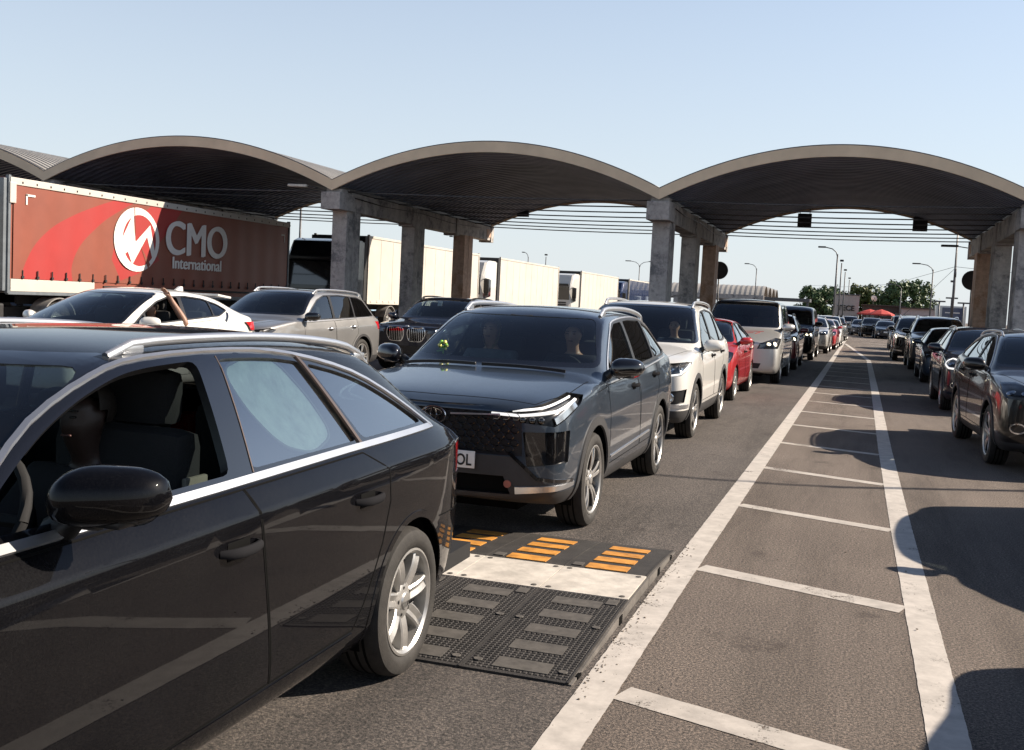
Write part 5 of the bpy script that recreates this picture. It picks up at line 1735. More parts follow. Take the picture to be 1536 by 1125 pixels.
for sg in (1, -1):
    fs = T.clip([(sg * .64, 0, .76), (sg * .87, .3, .77), (sg * .86, .3, .56), (sg * .68, 0, .53)], (-sg * .45, .9, 0), T.sel(lambda c, n: c.x * sg > .3 and c.y < .8)); T.panel(fs, 'corner_vent', [M['gloss_black'], M['trim']], inset=.016)
    hl = [(sg * .40, 0, .865), (sg * .60, .0, .90), (sg * .885, .42, 1.0), (sg * .905, .60, .985), (sg * .90, .50, .93), (sg * .80, .15, .80), (sg * .60, 0, .825)]
    d = (-sg * .62, .78, 0)
    fs = T.clip(hl, d, T.sel(lambda c, n: c.x * sg > .25 and c.y < .9))
    house = bmesh.new(); o = T.panel(fs, 'headlight', [M['alloy_dark'], M['trim']], inset=.03)
    bm = bmesh.new()
    T.strip(bm, [(sg * .42, 0, .872), (sg * .62, .02, .868), (sg * .80, .2, .905), (sg * .89, .45, .968)], d, .020, .010, -.010, step=.03)
    T.strip(bm, [(sg * .58, 0, .90), (sg * .74, .12, .925), (sg * .88, .42, .985)], d, .010, .010, -.012, step=.03)
    T.part('running_light', bm, M['led'], o)
    bm = bmesh.new()
    T.strip(bm, [(sg * .78, .2, .835), (sg * .86, .34, .90), (sg * .885, .45, .94)], d, .05, .008, -.018, step=.03)
    T.part('reflector', bm, M['reflector'], o)
    for k in range(3):
        bm = bmesh.new(); q, n = T.hit((sg * (.62 + k * .075), .04, .838), d)
        bmesh.ops.create_uvsphere(bm, u_segments=14, v_segments=10, radius=.026); bmesh.ops.translate(bm, verts=bm.verts, vec=q - n * .022); T.part('projector', bm, M['gloss_black'], o)
    bm = bmesh.new()
    T.strip(bm, [(sg * .56, 0, .62), (sg * .74, .05, .455), (sg * .90, .35, .425)], d, .026, .008, .001, step=.04)
    T.part('bumper_blade', bm, M['gloss_black'])
    bm = bmesh.new()
    T.strip(bm, [(sg * .62, 0, .37), (sg * .76, .08, .385), (sg * .885, .40, .40)], d, .055, .008, .001, step=.04, taper=.35)
    T.part('skid_trim', bm, M['satin'])
for sg in (1, -1):
    bm = bmesh.new(); T.strip(bm, [(sg * .12, 0, .852), (sg * .46, 0, .868)], (0, 1, 0), .012, .006, .002); T.part('grille_bar', bm, M['satin'])
# overlapping oval emblem on the nose
bm = bmesh.new(); q, n_ = T.hit((0, 0, .835), (0, 1, 0)); yy = q.y - .012
def oval(cx, cz, rx, rz, w): add_tube(bm, [(cx + math.cos(2 * PI * k / 32) * rx, yy, cz + math.sin(2 * PI * k / 32) * rz) for k in range(33)], w, 6, caps=False, up=Vector((0, 1, 0)))
oval(0, .835, .085, .057, .007); oval(0, .852, .058, .022, .005); oval(0, .832, .022, .045, .005)
T.part('emblem', bm, M['chrome'])
bm = bmesh.new(); add_lathe(bm, [(.001, -.004), (.024, -.004), (.027, .004)], 24, 'Y', c=(.53, T.hit((.53, 0, .41), (0, 1, 0))[0].y - .004, .41)); T.part('tow_cap', bm, simple('tow_cap_red', (.35, .12, .09), .4, var=.2))
T.plate(.05, .555, 0, 'OL', .52, .24)
hd = [(-.66, .16, 0), (-.78, .5, 0), (-.80, 1.02, 0), (.80, 1.02, 0), (.78, .5, 0), (.66, .16, 0)]
fs = T.clip(hd, (0, 0, 1), T.sel(lambda c, n: n.z > .25 and c.z > .85 and c.y < 1.2)); T.panel(fs, 'bonnet', [P_slate] + T.mats[1:], inset=0, rim=None)
T.seam_lines([([(x, y, 2) for x, y, z in hd[:3]], (0, 0, -1)), ([(x, y, 2) for x, y, z in hd[3:]], (0, 0, -1)), ([(-.66, .16, 2), (0, .12, 2), (.66, .16, 2)], (0, 0, -1))] +
             [([(sg * .9, .98, .98), (sg * .9, 1.34, 1.0)], (-sg, 0, 0)) for sg in (1, -1)])
T.door([(1.36, 1.01), (2.46, 1.045), (2.56, .90), (2.58, .42), (1.40, .40)], (2.30, .95, .2))
T.door([(2.478, 1.045), (3.40, 1.10), (3.44, .92), (3.30, .72), (3.16, .52), (3.10, .43), (2.60, .42), (2.575, .90)][:7], (3.24, 1.0, .2))
T.trims('window_trim', smooth(dloT[:8], 3), .014, .006, M['satin'], step=.03)
T.trims('belt_trim', [(1.36, 1.02), (2.5, 1.055), (3.92, 1.14)], .014, .006, M['satin'])
T.trims('sill_trim', [(1.42, .455), (3.0, .50)], .018, .008, M['satin'])
T.mirror(1.45, 1.08, M['gloss_black'], 1.0)
T.roof_rail(2.12, 3.95, .60, M['satin'], .05, .022)
T.interior(M['seat'], 2.1, 2.95, .56)
bm = bmesh.new(); add_box(bm, (0, 1.86, 1.475), (.22, .05, .065), bevel=.02); T.part('rear_view_mirror', bm, M['dark'])
for wa_, wb_ in (((-.70, 1.12, 2), (-.10, 1.06, 2)), ((-.05, 1.06, 2), (.60, 1.10, 2))):
    bm = bmesh.new(); T.strip(bm, [wa_, wb_], (0, 0, -1), .02, .02, .012); T.part('wiper', bm, M['trim'])
T.underbody(); T.wheels('turb')
T.finish()
person('passenger with pale hair behind the windscreen of the dark slate SUV', (-2.655 - .37, 6.52 + 2.12, .60), 0, M['greycloth'], M['fair_hair'], [((.24, -.2, .24), (.10, -.36, .16)), ((-.24, -.2, .24), (-.10, -.36, .16))], long_hair=True)
person('driver at the wheel of the dark slate SUV', (-2.655 + .37, 6.52 + 2.12, .60), 0, M['blackcloth'], M['hair'], [((.26, -.2, .26), (.14, -.44, .36)), ((-.26, -.2, .26), (-.14, -.44, .36))])
t = thing('dashboard_ornament', 'small green and yellow ornament inside the windscreen of the dark slate SUV', 'ornament', (-2.655 - .52, 6.52 + 1.42, 1.16))
bm = bmesh.new()
for k in range(6):
    a = k * PI / 3; add_lathe(bm, [(.001, -.012), (.018, 0), (.001, .012)], 10, 'Y', c=(.03 * math.cos(a), 0, .07 + .03 * math.sin(a)), mi=k % 2)
add_tube(bm, [(0, 0, 0), (0, 0, .07)], .006, 6); add_tube(bm, [(-.05, -.01, .02), (.0, 0, .03), (.02, 0, .06)], .006, 6)
mesh_obj('flower', bm, [simple('leaf_green_plastic', (.25, .55, .08), .4), simple('yellow_plastic', (.75, .72, .2), .4)], t)
# ---------------------------------------------------------------- the other vehicles
def lamp_pair(c, poly, d, on=None, drl=None, fog=None, sides=(1, -1), housing='reflector'):
    for sg in (1, -1):
        pl = [(sg * x, y, z) for x, y, z in poly]; dd = (-sg * d[0], d[1], 0)
        fs = c.clip(pl, dd, c.sel(lambda q, n: q.x * sg > .2 and q.y < 1.0))
        o = c.panel(fs, 'headlight', [M['alloy_dark'], M['trim']], inset=.025)
        if o is None: continue
        cx = sum(q[0] for q in pl) / len(pl); cy = sum(q[1] for q in pl) / len(pl); cz = sum(q[2] for q in pl) / len(pl)
        bm = bmesh.new()
        for u, r in ((-.10, .045), (.06, .050)):
            q, n = c.hit((cx + sg * u, cy + u * .3, cz), dd)
            pr = [(.001, .030), (r * .5, .022), (r, .0)]
            m = n.to_track_quat('Z', 'Y').to_matrix().to_4x4(); m.translation = q - n * .026
            t_ = bmesh.new(); add_lathe(t_, [(r, .012), (r * .8, .004), (r * .4, .0), (.001, -.002)], 16); merge_bm(bm, t_, m)
        c.part('reflector', bm, M['lamp_on'] if (on and sg in on) else M['reflector'], o)
        if drl:
            bm = bmesh.new(); c.strip(bm, [(sg * x, y, z) for x, y, z in drl], dd, .022, .008, -.012, step=.03); c.part('running_light', bm, M['led'], o)
        bm = bmesh.new()
        P = [Vector(q) for q in round_poly(pl, .03, 2)]
        hits = [c.hit(q, dd) for q in P]
        cc, cn = c.hit((cx, cy, cz), dd)
        v0 = bm.verts.new(cc + cn * .001); vs = [bm.verts.new(q + n * .001) for q, n in hits]
        for k in range(len(vs)): bm.faces.new((vs[k], vs[(k + 1) % len(vs)], v0))
        c.part('lens', bm, M['lens'], o)
    if fog:
        for sg in (1, -1):
            x, z, r = fog; q, n = c.hit((sg * x, 0, z), (-sg * .35, .93, 0))
            bm = bmesh.new(); m = n.to_track_quat('Z', 'Y').to_matrix().to_4x4(); m.translation = q
            add_lathe(bm, [(r * 1.35, -.004), (r * 1.35, .008), (r * 1.1, .012), (r, .004), (r * .6, .001), (.001, .0)], 20); bmesh.ops.transform(bm, matrix=m, verts=bm.verts)
            c.part('fog_lamp', bm, M['reflector'])

def bonnet(c, w0, w1, y0, y1):
    hd = [(-w0, y0, 0), (-w1, y1, 0), (w1, y1, 0), (w0, y0, 0)]
    fs = c.clip(hd, (0, 0, 1), c.sel(lambda q, n: n.z > .25 and q.z > c.p['zn'] - .1 and q.y < c.p['yc'] + .05))
    c.panel(fs, 'bonnet', [c.pm] + c.mats[1:], inset=0, rim=None)
    c.seam_lines([([(sg * w0, y0, 2), (sg * w1, y1, 2)], (0, 0, -1)) for sg in (1, -1)])

def simple_doors(c, yB, yC, zlo, b0, bB, bC, hz, hm=None):
    p = c.p
    arch = p['fo'] + p['wb'] - p['rw'] - .10
    c.door([(p['yc'] + .16, b0), (yB - .01, bB), (yB + .08, zlo), (p['yc'] + .20, zlo)], (yB - .18, hz, .2), hm=hm)
    c.door([(yB + .008, bB), (yC, bC), (yC + .02, hz - .1), (arch + .02, zlo + .22), (arch - .06, zlo), (yB + .10, zlo)], (yC - .16, hz + .03, .2), hm=hm)

# --- white SUV, third in the left queue
pR = dict(L=4.60, W=.922, gc=.22, zn=1.00, zc=1.16, yc=1.20, yrf=2.05, yrr=3.95, H=1.725, b0=1.06, b1=1.19, wr=.65, ry=4.42, zw=1.18, rw=.352, fo=.94, wb=2.66, shd=.2, tum=.05, gap=.055, nw=.80, bow=.06)
R = Car('suv', 'white SUV with silver roof rails behind the dark slate SUV', 'car', (-2.775, 12.36), pR, P_white, lvl=3)
R.rocker(.40, 2); R.arches(M['plastic'], .07)
dloR = [(1.46, 1.07), (1.80, 1.29), (2.10, 1.49), (2.4, 1.60), (3.0, 1.63), (3.6, 1.60), (4.0, 1.47), (4.18, 1.25), (3.95, 1.195)]
R.glasshouse(dloR, [((1.72, 1.0), (1.80, 1.5), .03), ((2.55, 1.1), (2.62, 1.5), .08), ((3.42, 1.17), (3.54, 1.5), .07)], [M['glass'], M['glass'], M['glass_dark'], M['glass_dark']], frame=.02)
R.windscreen(.82, 1.175, .64, 1.66, M['glass'], band=.03)
fs = R.front(round_poly([(-.60, .90), (.60, .90), (.52, .80), (-.52, .80)], .02)); R.panel(fs, 'grille', [M['trim'], M['chrome']], inset=.02)
fs = R.front([(-.62, .58), (.62, .58), (.50, .40), (-.50, .40)]); R.panel(fs, 'air_intake', [M['trim'], M['trim']], inset=.03)
for sg in (1, -1):
    fs = R.clip([(sg * .60, 0, .62), (sg * .86, .35, .66), (sg * .84, .3, .50), (sg * .66, 0, .46)], (-sg * .45, .9, 0), R.sel(lambda q, n: q.x * sg > .3 and q.y < .9)); R.panel(fs, 'fog_recess', [M['trim'], M['trim']], inset=.02)
    bm = bmesh.new(); R.strip(bm, [(sg * .42, 0, .60), (sg * .60, 0, .46), (sg * .88, .4, .45)], (-sg * .45, .9, 0), .05, .012, .001, step=.04); R.part('bumper_trim', bm, M['satin'])
    bm = bmesh.new(); R.strip(bm, [(sg * .10, 0, .86), (sg * .62, 0, .905)], (0, 1, 0), .035, .008, .002, step=.04); R.part('grille_wing', bm, M['satin'])
lamp_pair(R, [(.54, 0, .80), (.60, .0, .955), (.86, .36, .985), (.90, .55, .97), (.80, .2, .82)], (.55, .83), drl=[(.58, 0, .80), (.80, .2, .84), (.89, .5, .96)], fog=(.735, .555, .045))
R.plate(0, .64, 0, '', .52)
bonnet(R, .58, .80, .18, 1.08)
simple_doors(R, 2.52, 3.46, .44, 1.04, 1.085, 1.14, 1.0)
R.trims('belt_trim', [(1.40, 1.05), (2.5, 1.10), (3.95, 1.19)], .016, .006, M['satin'])
R.mirror(1.48, 1.10, P_white, 1.0)
R.roof_rail(2.15, 4.0, .61, M['satin'], .06, .02)
R.interior(M['seat'], 2.15, 3.0, .58); R.underbody(); R.wheels('twin'); R.finish()
person('driver in a pale top behind the windscreen of the white SUV', (-2.775 + .37, 12.36 + 2.2, .62), 0, M['greycloth'], M['hair'], [((.26, -.2, .26), (.14, -.44, .36)), ((-.26, -.2, .26), (-.14, -.44, .36))])

# --- red hatchback
pH = dict(L=3.98, W=.855, gc=.19, zn=.80, zc=1.03, yc=1.0, yrf=1.85, yrr=3.4, H=1.485, b0=.985, b1=1.10, wr=.56, ry=3.78, zw=1.08, rw=.310, fo=.80, wb=2.55, shd=.2, tum=.05, nw=.78, bow=.08)
Hc = Car('hatchback', 'red hatchback between the white SUV and the silver van', 'car', (-2.86, 18.62), pH, P_red, rz=-.012)
Hc.arches(None, .03)
dloH = [(1.22, 1.0), (1.55, 1.20), (1.85, 1.34), (2.1, 1.40), (2.6, 1.41), (3.1, 1.37), (3.42, 1.26), (3.5, 1.13)]
Hc.glasshouse(dloH, [((2.18, 1.02), (2.24, 1.4), .08), ((3.02, 1.08), (3.0, 1.4), .06)], M['glass'], frame=.018)
Hc.windscreen(.73, 1.05, .555, 1.425, M['glass'])
fs = Hc.front(round_poly([(-.5, .62), (.5, .62), (.40, .36), (-.40, .36)], .05)); Hc.panel(fs, 'grille', [M['trim'], M['trim']], inset=.02)
lamp_pair(Hc, [(.46, 0, .66), (.54, .0, .76), (.80, .4, .90), (.83, .55, .88), (.78, .25, .70)], (.6, .8), fog=(.66, .42, .04))
bonnet(Hc, .5, .70, .18, .92); simple_doors(Hc, 2.15, 3.0, .30, .97, 1.0, 1.06, .86)
Hc.mirror(1.28, 1.02, P_red, .9); Hc.plate(0, .50, 0, '')
Hc.interior(M['seat'], 1.95, 2.75, .42); Hc.underbody(); Hc.wheels('ten'); Hc.finish()

# --- silver van
pV = dict(L=4.95, W=.95, gc=.22, zn=.98, zc=1.26, yc=.92, yrf=1.80, yrr=4.6, H=1.95, b0=1.16, b1=1.18, wr=.76, ry=4.88, zw=1.2, rw=.335, fo=.93, wb=3.2, shd=.26, tum=.05, nw=.82, bow=.09, wbow=.16)
V = Car('van', 'silver van with a lit headlamp behind the red hatchback', 'van', (-2.56, 24.25), pV, P_silver)
V.arches(None, .03)
dloV = [(1.12, 1.19), (1.55, 1.52), (1.85, 1.76), (2.2, 1.82), (3.4, 1.83), (4.5, 1.80), (4.62, 1.23)]
V.glasshouse(dloV, [((2.10, 1.2), (2.16, 1.75), .10), ((3.35, 1.2), (3.36, 1.75), .08)], [M['glass'], M['glass_dark'], M['glass_dark']], frame=.025)
V.windscreen(.84, 1.28, .73, 1.865, M['glass'], band=.025)
fs = V.front(round_poly([(-.40, .97), (.40, .97), (.34, .80), (-.34, .80)], .05)); V.panel(fs, 'grille', [M['trim'], M['chrome']], inset=.02)
bm = bmesh.new()
for k in range(3): V.strip(bm, [(-.34, 0, .835 + k * .045), (.34, 0, .835 + k * .045)], (0, 1, 0), .012, .006, -.008)
V.part('grille_slats', bm, M['alloy'])
fs = V.front([(-.55, .48), (.55, .48), (.50, .36), (-.50, .36)]); V.panel(fs, 'air_intake', [M['trim'], M['trim']], inset=.02)
lamp_pair(V, [(.46, 0, .80), (.52, .0, .93), (.86, .35, 1.06), (.92, .6, 1.04), (.86, .25, .82)], (.55, .83), on=(1,))
tb = bmesh.new()
for a_, b_ in (((.10, .62), (.52, .70)), ((.14, .50), (.30, .56)), ((.34, .50), (.44, .62))): V.strip(tb, [(a_[0], a_[1], 3), (b_[0], b_[1], 3)], (0, 0, -1), .035, .002, .001)
V.part('bonnet_lettering', tb, M['tarp_red'])
V.door([(1.08, 1.13), (2.08, 1.14), (2.12, .36), (1.34, .34)], (1.98, 1.0, .2)); V.plate(0, .57, 0, '')
V.mirror(1.15, 1.24, P_silver, 1.15)
V.interior(M['seat'], 2.0, 3.0, .75); V.underbody(); V.wheels('ten'); V.finish()

# --- white coupe SUV, second lane
pC = dict(L=4.36, W=.898, gc=.2, zn=.82, zc=1.01, yc=.90, yrf=1.98, yrr=3.62, H=1.555, hrr=1.46, b0=1.0, b1=1.20, wr=.59, ry=4.16, zw=1.19, rw=.345, fo=.92, wb=2.64, shd=.2, tum=.055, gap=.05, nw=.8, wbow=.16)
Cc = Car('coupe_suv', 'white coupe SUV with an arm out of its window in the second lane', 'car', (-9.95, 10.42), pC, P_white, lvl=3)
Cc.arches(M['plastic'], .06)
dloC = [(1.24, 1.02), (1.64, 1.22), (2.0, 1.37), (2.3, 1.44), (2.7, 1.455), (3.1, 1.425), (3.45, 1.35), (3.62, 1.26), (3.3, 1.165)]
Cc.glasshouse(dloC, [((1.60, 1.0), (1.68, 1.5), .03), ((2.44, 1.07), (2.56, 1.5), .08), ((3.16, 1.14), (3.26, 1.5), .03)], M['glass'], skip=(1,), frame=.018)
Cc.windscreen(.79, 1.04, .585, 1.485, M['glass'], band=.03)
Cc.windscreen(.66, 1.23, .54, 1.43, M['glass_dark'], rear=True)
lamp_pair(Cc, [(.46, 0, .76), (.54, .0, .84), (.84, .4, .95), (.88, .6, .93), (.80, .2, .78)], (.6, .8))
bonnet(Cc, .52, .74, .18, 1.0)
simple_doors(Cc, 2.42, 3.2, .34, .985, 1.06, 1.12, .92)
for sg in (1, -1):
    fs = Cc.clip([(sg * .90, 3.98, 1.075), (sg * .55, 4.4, 1.09), (sg * .55, 4.4, .96), (sg * .90, 4.10, .95)], (-sg * .6, -.8, 0), Cc.sel(lambda q, n: q.x * sg > .3 and q.y > 3.8)); Cc.panel(fs, 'tail_light', [M['redlens'], M['trim']], inset=-.03)
    bm = bmesh.new(); Cc.strip(bm, [(sg * .9, 3.42, 1.09), (sg * .9, 3.56, 1.22)], (-sg, 0, 0), .05, .004, .001, step=.03); Cc.part('pillar_handle', bm, M['gloss_black'])
bm = bmesh.new(); add_box(bm, (0, 3.83, 1.475), (1.12, .36, .035), bevel=.014); bmesh.ops.rotate(bm, verts=bm.verts, cent=(0, 3.7, 1.475), matrix=Matrix.Rotation(-.10, 3, 'X')); Cc.part('spoiler', bm, P_white)
bm = bmesh.new(); add_prism(bm, [(-.02, 3.30, 1.51), (-.02, 3.52, 1.50), (-.02, 3.50, 1.585), (-.02, 3.45, 1.585)], (.04, 0, 0)); Cc.part('shark_fin', bm, P_white)
Cc.mirror(1.46, 1.03, P_white, .95)
Cc.interior(M['seat'], 2.1, 2.85, .48); Cc.underbody(); Cc.wheels('twin'); Cc.finish()
person('person in the white coupe SUV with one bare arm raised to the roof edge', (-9.95 + .40, 10.42 + 2.22, .50), 0, M['blackcloth'], M['hair'], [((.46, .22, .545), (.24, .10, .925)), ((-.26, -.2, .26), (-.14, -.44, .36))], sleeve=.35, ar=1.35, skin=M['skin_mid'])

# --- bronze SUV, second lane
pK = dict(L=4.70, W=.94, gc=.21, zn=.99, zc=1.15, yc=1.25, yrf=2.12, yrr=4.2, H=1.655, b0=1.06, b1=1.13, wr=.655, ry=4.55, zw=1.13, rw=.358, fo=.95, wb=2.79, shd=.15, csh=.8, tum=.05, gap=.05, nw=.82)
K = Car('suv', 'bronze SUV with roof rails behind the white coupe SUV', 'car', (-10.22, 15.2), pK, P_bronze, lvl=3)
K.rocker(.38, 2); K.arches(M['plastic'], .05)
dloK = [(1.50, 1.08), (1.86, 1.29), (2.18, 1.46), (2.5, 1.545), (3.1, 1.56), (3.9, 1.53), (4.12, 1.47), (4.34, 1.17), (4.1, 1.14)]
K.glasshouse(dloK, [((2.60, 1.09), (2.70, 1.5), .08), ((3.46, 1.12), (3.56, 1.5), .05), ((3.60, 1.12), (3.50, 1.5), .02)][:2], [M['glass'], M['glass_dark'], M['glass_dark']], frame=.02)
K.windscreen(.82, 1.165, .645, 1.59, M['glass'], band=.03)
lamp_pair(K, [(.50, 0, .80), (.52, .0, .90), (.86, .36, .96), (.90, .5, .93), (.84, .25, .80)], (.55, .83))
fs = K.front([(-.48, .92), (.48, .92), (.44, .70), (-.44, .70)]); K.panel(fs, 'grille', [M['trim'], M['chrome']], inset=.02)
bonnet(K, .55, .80, .18, 1.12)
simple_doors(K, 2.58, 3.50, .42, 1.04, 1.075, 1.11, .93, M['satin'])
K.trims('belt_trim', [(1.45, 1.06), (2.6, 1.095), (4.3, 1.15)], .014, .006, M['satin'])
for sg in (1, -1):
    fs = K.clip([(sg * .94, 4.36, 1.06), (sg * .55, 4.75, 1.06), (sg * .55, 4.75, .92), (sg * .94, 4.44, .90)], (-sg * .6, -.8, 0), K.sel(lambda q, n: q.x * sg > .3 and q.y > 4.2)); K.panel(fs, 'tail_light', [M['redlens'], M['trim']], inset=.004)
K.mirror(1.52, 1.10, M['gloss_black'], 1.0); K.roof_rail(2.2, 4.25, .615, M['satin'], .055, .018)
K.interior(M['seat'], 2.2, 3.1, .58); K.underbody(); K.wheels('twin'); K.finish()

# --- navy SUV with twin kidney grille
pB = dict(L=4.55, W=.92, gc=.2, zn=.98, zc=1.13, yc=1.28, yrf=2.12, yrr=3.9, H=1.635, b0=1.05, b1=1.13, wr=.64, ry=4.4, zw=1.13, rw=.35, fo=.9, wb=2.75, shd=.2, tum=.05, gap=.045, nw=.84)
B = Car('suv', 'navy SUV with twin chrome rimmed grilles left of the dark slate SUV', 'car', (-8.98, 20.3), pB, P_navy, lvl=3)
B.rocker(.36, 2); B.arches(None, .04)
dloB = [(1.52, 1.07), (1.88, 1.29), (2.2, 1.45), (2.5, 1.53), (3.1, 1.545), (3.7, 1.5), (4.05, 1.36), (4.15, 1.17)]
B.glasshouse(dloB, [((2.56, 1.09), (2.64, 1.5), .08), ((3.42, 1.12), (3.50, 1.5), .06)], M['glass'], frame=.02)
B.windscreen(.81, 1.15, .63, 1.575, M['glass'], band=.03)
for sg in (1, -1):
    pl = round_poly([(sg * .05, .93), (sg * .42, .955), (sg * .44, .80), (sg * .36, .66), (sg * .08, .66), (sg * .035, .80)], .06, 4)
    fs = B.front(pl); o = B.panel(fs, 'grille', [M['seam'], M['chrome']], inset=.03)
    bm = bmesh.new(); B.strip(bm, [(x, 0, z) for x, z in pl], (0, 1, 0), .020, .010, .002, step=.03, closed=True); B.part('grille_frame', bm, M['chrome'], o)
    bm = bmesh.new()
    for k in range(8): B.strip(bm, [(sg * (.085 + k * .042), 0, .94), (sg * (.085 + k * .042), 0, .675)], (0, 1, 0), .012, .010, -.016)
    B.part('grille_bars', bm, M['chrome'], o)
bm = bmesh.new(); q, n = B.hit((0, 0, 1.0), (0, 1, -.3)); m = n.to_track_quat('Z', 'Y').to_matrix().to_4x4(); m.translation = q + n * .002
add_lathe(bm, [(.001, .006), (.028, .005), (.036, .006), (.041, .003), (.042, -.004)], 24); bmesh.ops.transform(bm, matrix=m, verts=bm.verts); B.part('emblem', bm, M['satin'])
lamp_pair(B, [(.50, 0, .84), (.52, .0, .95), (.86, .36, 1.0), (.90, .5, .97), (.84, .25, .83)], (.55, .83))
fs = B.front([(-.5, .56), (.5, .56), (.44, .40), (-.44, .40)]); B.panel(fs, 'air_intake', [M['trim'], M['trim']], inset=.03)
bonnet(B, .56, .79, .18, 1.16); simple_doors(B, 2.54, 3.46, .40, 1.03, 1.07, 1.11, .96)
B.mirror(1.55, 1.09, P_navy, 1.0); B.roof_rail(2.2, 4.0, .60, M['trim'], .05, .018); pass
bm = bmesh.new()
for a in range(2):
    for b_ in range(2): add_box(bm, (-.06 + a * .055, 1.92 + b_ * .03, 1.44 + b_ * .06), (.05, .004, .055))
B.part('windscreen_permit', bm, M['plate'])
B.interior(M['seat'], 2.2, 3.0, .56); B.underbody(); B.wheels('twin'); B.finish()

# --- dark brown crossover, right lane
pN = dict(L=4.38, W=.905, gc=.21, zn=.92, zc=1.10, yc=1.16, yrf=2.0, yrr=3.8, H=1.565, b0=1.03, b1=1.16, wr=.62, ry=4.2, zw=1.15, rw=.345, fo=.92, wb=2.65, shd=.22, csh=.65, tum=.05, gap=.045, nw=.82)
Nn = Car('crossover', 'dark brown crossover at the right edge, nearest in the right hand lane', 'car', (2.34, 12.45), pN, P_brown, lvl=3, rz=.045)
Nn.rocker(.34, 2); Nn.arches(M['plastic'], .05)
dloN = [(1.40, 1.05), (1.74, 1.25), (2.05, 1.40), (2.35, 1.475), (2.9, 1.485), (3.4, 1.45), (3.75, 1.36), (3.95, 1.22), (3.8, 1.165)]
Nn.glasshouse(dloN, [((2.46, 1.07), (2.55, 1.48), .08), ((3.30, 1.13), (3.34, 1.5), .05)], M['glass'], frame=.02)
Nn.windscreen(.79, 1.12, .61, 1.50, M['glass'], band=.03)
fs = Nn.front([(-.40, .86), (.40, .86), (.22, .62), (-.22, .62)]); Nn.panel(fs, 'grille', [M['trim'], M['chrome']], inset=.02)
fs = Nn.front([(-.55, .52), (.55, .52), (.48, .36), (-.48, .36)]); Nn.panel(fs, 'air_intake', [M['trim'], M['trim']], inset=.02)
lamp_pair(Nn, [(.46, 0, .79), (.50, .0, .90), (.84, .36, .985), (.89, .55, .97), (.82, .22, .82)], (.6, .8))
for sg in (1, -1):
    bm = bmesh.new(); pts = [(sg * (.70 + .085 * math.cos(k * PI / 8)), .1, .50 + .052 * math.sin(k * PI / 8)) for k in range(16)]
    Nn.strip(bm, pts, (-sg * .4, .9, 0), .018, .010, .001, step=.02, closed=True); Nn.part('fog_ring', bm, M['chrome'])
bonnet(Nn, .54, .77, .18, 1.04); simple_doors(Nn, 2.44, 3.32, .38, 1.01, 1.055, 1.10, .96)
Nn.trims('window_trim', smooth(dloN[:8], 3), .014, .006, M['satin'], step=.04)
Nn.trims('belt_trim', [(1.36, 1.035), (2.5, 1.075), (3.85, 1.165)], .014, .006, M['satin'])
Nn.mirror(1.46, 1.07, P_brown, 1.0); Nn.roof_rail(2.1, 3.9, .59, M['satin'], .04, .016); Nn.plate(0, .57, 0, '')
Nn.interior(M['seat'], 2.1, 2.9, .52); Nn.underbody(); Nn.wheels('turb'); Nn.finish()

# --- small estate-like saloon used for the farther queue
pS = dict(L=4.45, W=.885, gc=.18, zn=.78, zc=.98, yc=1.18, yrf=2.05, yrr=3.5, H=1.47, hrr=1.40, b0=.96, b1=1.06, wr=.575, ry=4.2, zw=1.06, rw=.32, fo=.9, wb=2.65, shd=.18, tum=.05, nw=.80)
S_ = Car('saloon_car', 'blue grey car with a low grille opening behind the navy SUV in the right lane', 'car', (2.52, 28.9), pS, P_blue)
S_.arches(None, .03)
S_.glasshouse([(1.40, .985), (1.74, 1.17), (2.05, 1.32), (2.35, 1.385), (2.9, 1.39), (3.4, 1.34), (3.8, 1.2), (3.9, 1.08)], [((2.42, 1.0), (2.50, 1.4), .08), ((3.3, 1.05), (3.3, 1.4), .05)], M['glass_far'], frame=.02)
S_.windscreen(.77, 1.0, .575, 1.405, M['glass'])
fs = S_.front(round_poly([(-.42, .74), (.42, .74), (.38, .62), (-.38, .62)], .03)); S_.panel(fs, 'grille', [M['trim'], M['chrome']], inset=.02)
fs = S_.front(round_poly([(-.42, .50), (.42, .50), (.36, .34), (-.36, .34)], .04)); S_.panel(fs, 'air_intake', [M['trim'], M['trim']], inset=.02)
lamp_pair(S_, [(.46, 0, .66), (.50, .0, .77), (.82, .36, .84), (.85, .5, .82), (.80, .22, .68)], (.55, .83), fog=(.66, .42, .05))
bonnet(S_, .5, .74, .18, 1.05); simple_doors(S_, 2.40, 3.28, .30, .94, .98, 1.02, .84)
S_.mirror(1.46, 1.0, P_blue, .9); S_.plate(0, .55, 0, '')
S_.interior(M['seat'], 2.1, 2.9, .42); S_.underbody(); S_.wheels('ten'); S_.finish()

# ---------------------------------------------------------------- copies down the queues
def again(src, old, label, x, y, pm, rz=0, group='cars queueing in the distance', on=None, sz=None):
    c = copy_tree(src.root)
    c.location = (x, y + src.L / 2, 0); c.rotation_euler = (0, 0, rz)
    c['label'] = label; c['group'] = group
    if sz: c.scale = sz
    if pm is not None: repaint(c, src.pm, pm)
    if on is not None:
        for h in kids(c):
            if h.name.startswith('headlight'):
                for q in kids(h):
                    if q.name.startswith('reflector') and q.type == 'MESH':
                        cx = sum(v.co.x for v in q.data.vertices) / max(1, len(q.data.vertices))
                        if (cx > 0) == (on > 0) or on == 2:
                            for s in q.material_slots: s.link = 'OBJECT'; s.material = M['lamp_on']
    return c
L_ = 'cars queueing in the left lane'; Rr_ = 'cars queueing in the right lane'
for c_ in (A, T, R, Hc, V): c_.root['group'] = L_
for c_ in (Nn, S_): c_.root['group'] = Rr_
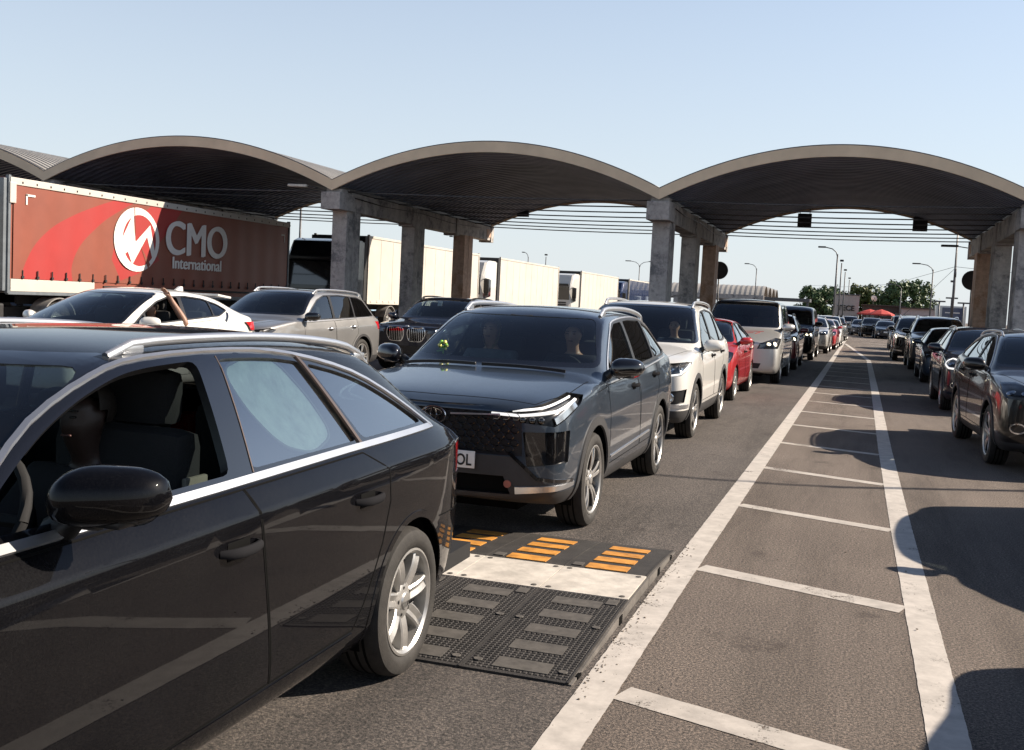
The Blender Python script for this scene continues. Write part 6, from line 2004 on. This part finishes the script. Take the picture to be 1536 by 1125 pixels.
for c_ in (Cc, K, B): c_.root['group'] = 'cars in the second lane'
again(B, 0, 'dark red SUV with lit headlamp right behind the silver van', -2.50, 31.0, P_dkred, 0, L_, 1)
again(V, 0, 'black van in the left queue behind the dark red SUV', -2.35, 38.6, P_black, -.01, L_)
again(Nn, 0, 'pale silver crossover behind the black van in the left queue', -1.98, 46.2, P_silver, -.02, L_)
again(Hc, 0, 'bright red hatchback far down the left queue behind the pale crossover', -1.72, 52.4, P_red, -.02, L_)
again(S_, 0, 'white saloon far down the left queue behind the far red hatchback', -1.62, 58.2, P_white, -.02, L_)
again(K, 0, 'white SUV at the far end of the left queue', -1.75, 65.5, P_white, -.02, L_)
again(T, 0, 'grey SUV, last to be told apart in the left queue', -1.55, 73, P_grey, -.02, L_)
DR = again(Nn, 0, 'navy SUV with C shaped running lights behind the dark brown crossover', 2.42, 20.0, P_navy, 0, Rr_)
bm = bmesh.new(); Nn.strip(bm, [(-.60, 0, .90), (-.84, .36, .965), (-.87, .4, .86), (-.80, .22, .80), (-.66, 0, .79)], (.6, .8, 0), .034, .008, .002, step=.03)
mesh_obj('running_light', bm, M['led'], DR, shift=Nn.sh)
again(K, 0, 'dark grey SUV with lit lamps behind the blue grey car in the right lane', 2.60, 36.2, P_grey, 0, Rr_, -1, (1.02, 1, 1.08))
again(T, 0, 'grey SUV with bright headlamps farther back in the right lane', 2.28, 43.4, P_grey, 0, Rr_, -1, (1, 1, 1.10))
again(R, 0, 'silver SUV far back in the right lane', 2.50, 50, P_silver, 0, Rr_, None, (1, 1, 1.06))
again(S_, 0, 'grey saloon far back in the right lane', 2.5, 58, P_grey, 0, Rr_)
FAR = 'small cars where the two queues meet'
for x, y, src, pm, lab in ((2.15, 88, S_, P_navy, 'dark saloon with bright nose, rightmost of the far small cars'), (1.15, 93, K, P_black, 'black SUV second from the right among the far small cars'),
                           (.25, 99, S_, P_grey, 'grey saloon in the middle of the far small cars'), (-.75, 104, R, P_silver, 'silver SUV leftmost of the far small cars'),
                           (2.6, 100, T, P_slate, 'slate SUV in the second row of far small cars, right'), (1.0, 108, Hc, P_white, 'white hatchback in the second row of far small cars'), (3.6, 92, V, P_grey, 'grey van right of the far small cars')):
    again(src, 0, lab, x, y, pm, .05, FAR)
# neighbours just outside the frame on the right; their shadows and reflections reach into it
again(Hc, 0, 'black hatchback just off the right edge, its shadow on the right line', 2.92, 6.75, P_black, 0, Rr_)
again(S_, 0, 'black saloon off the right edge nearest the viewer, its shadow in the corner', 2.78, 1.70, P_black, 0, Rr_)
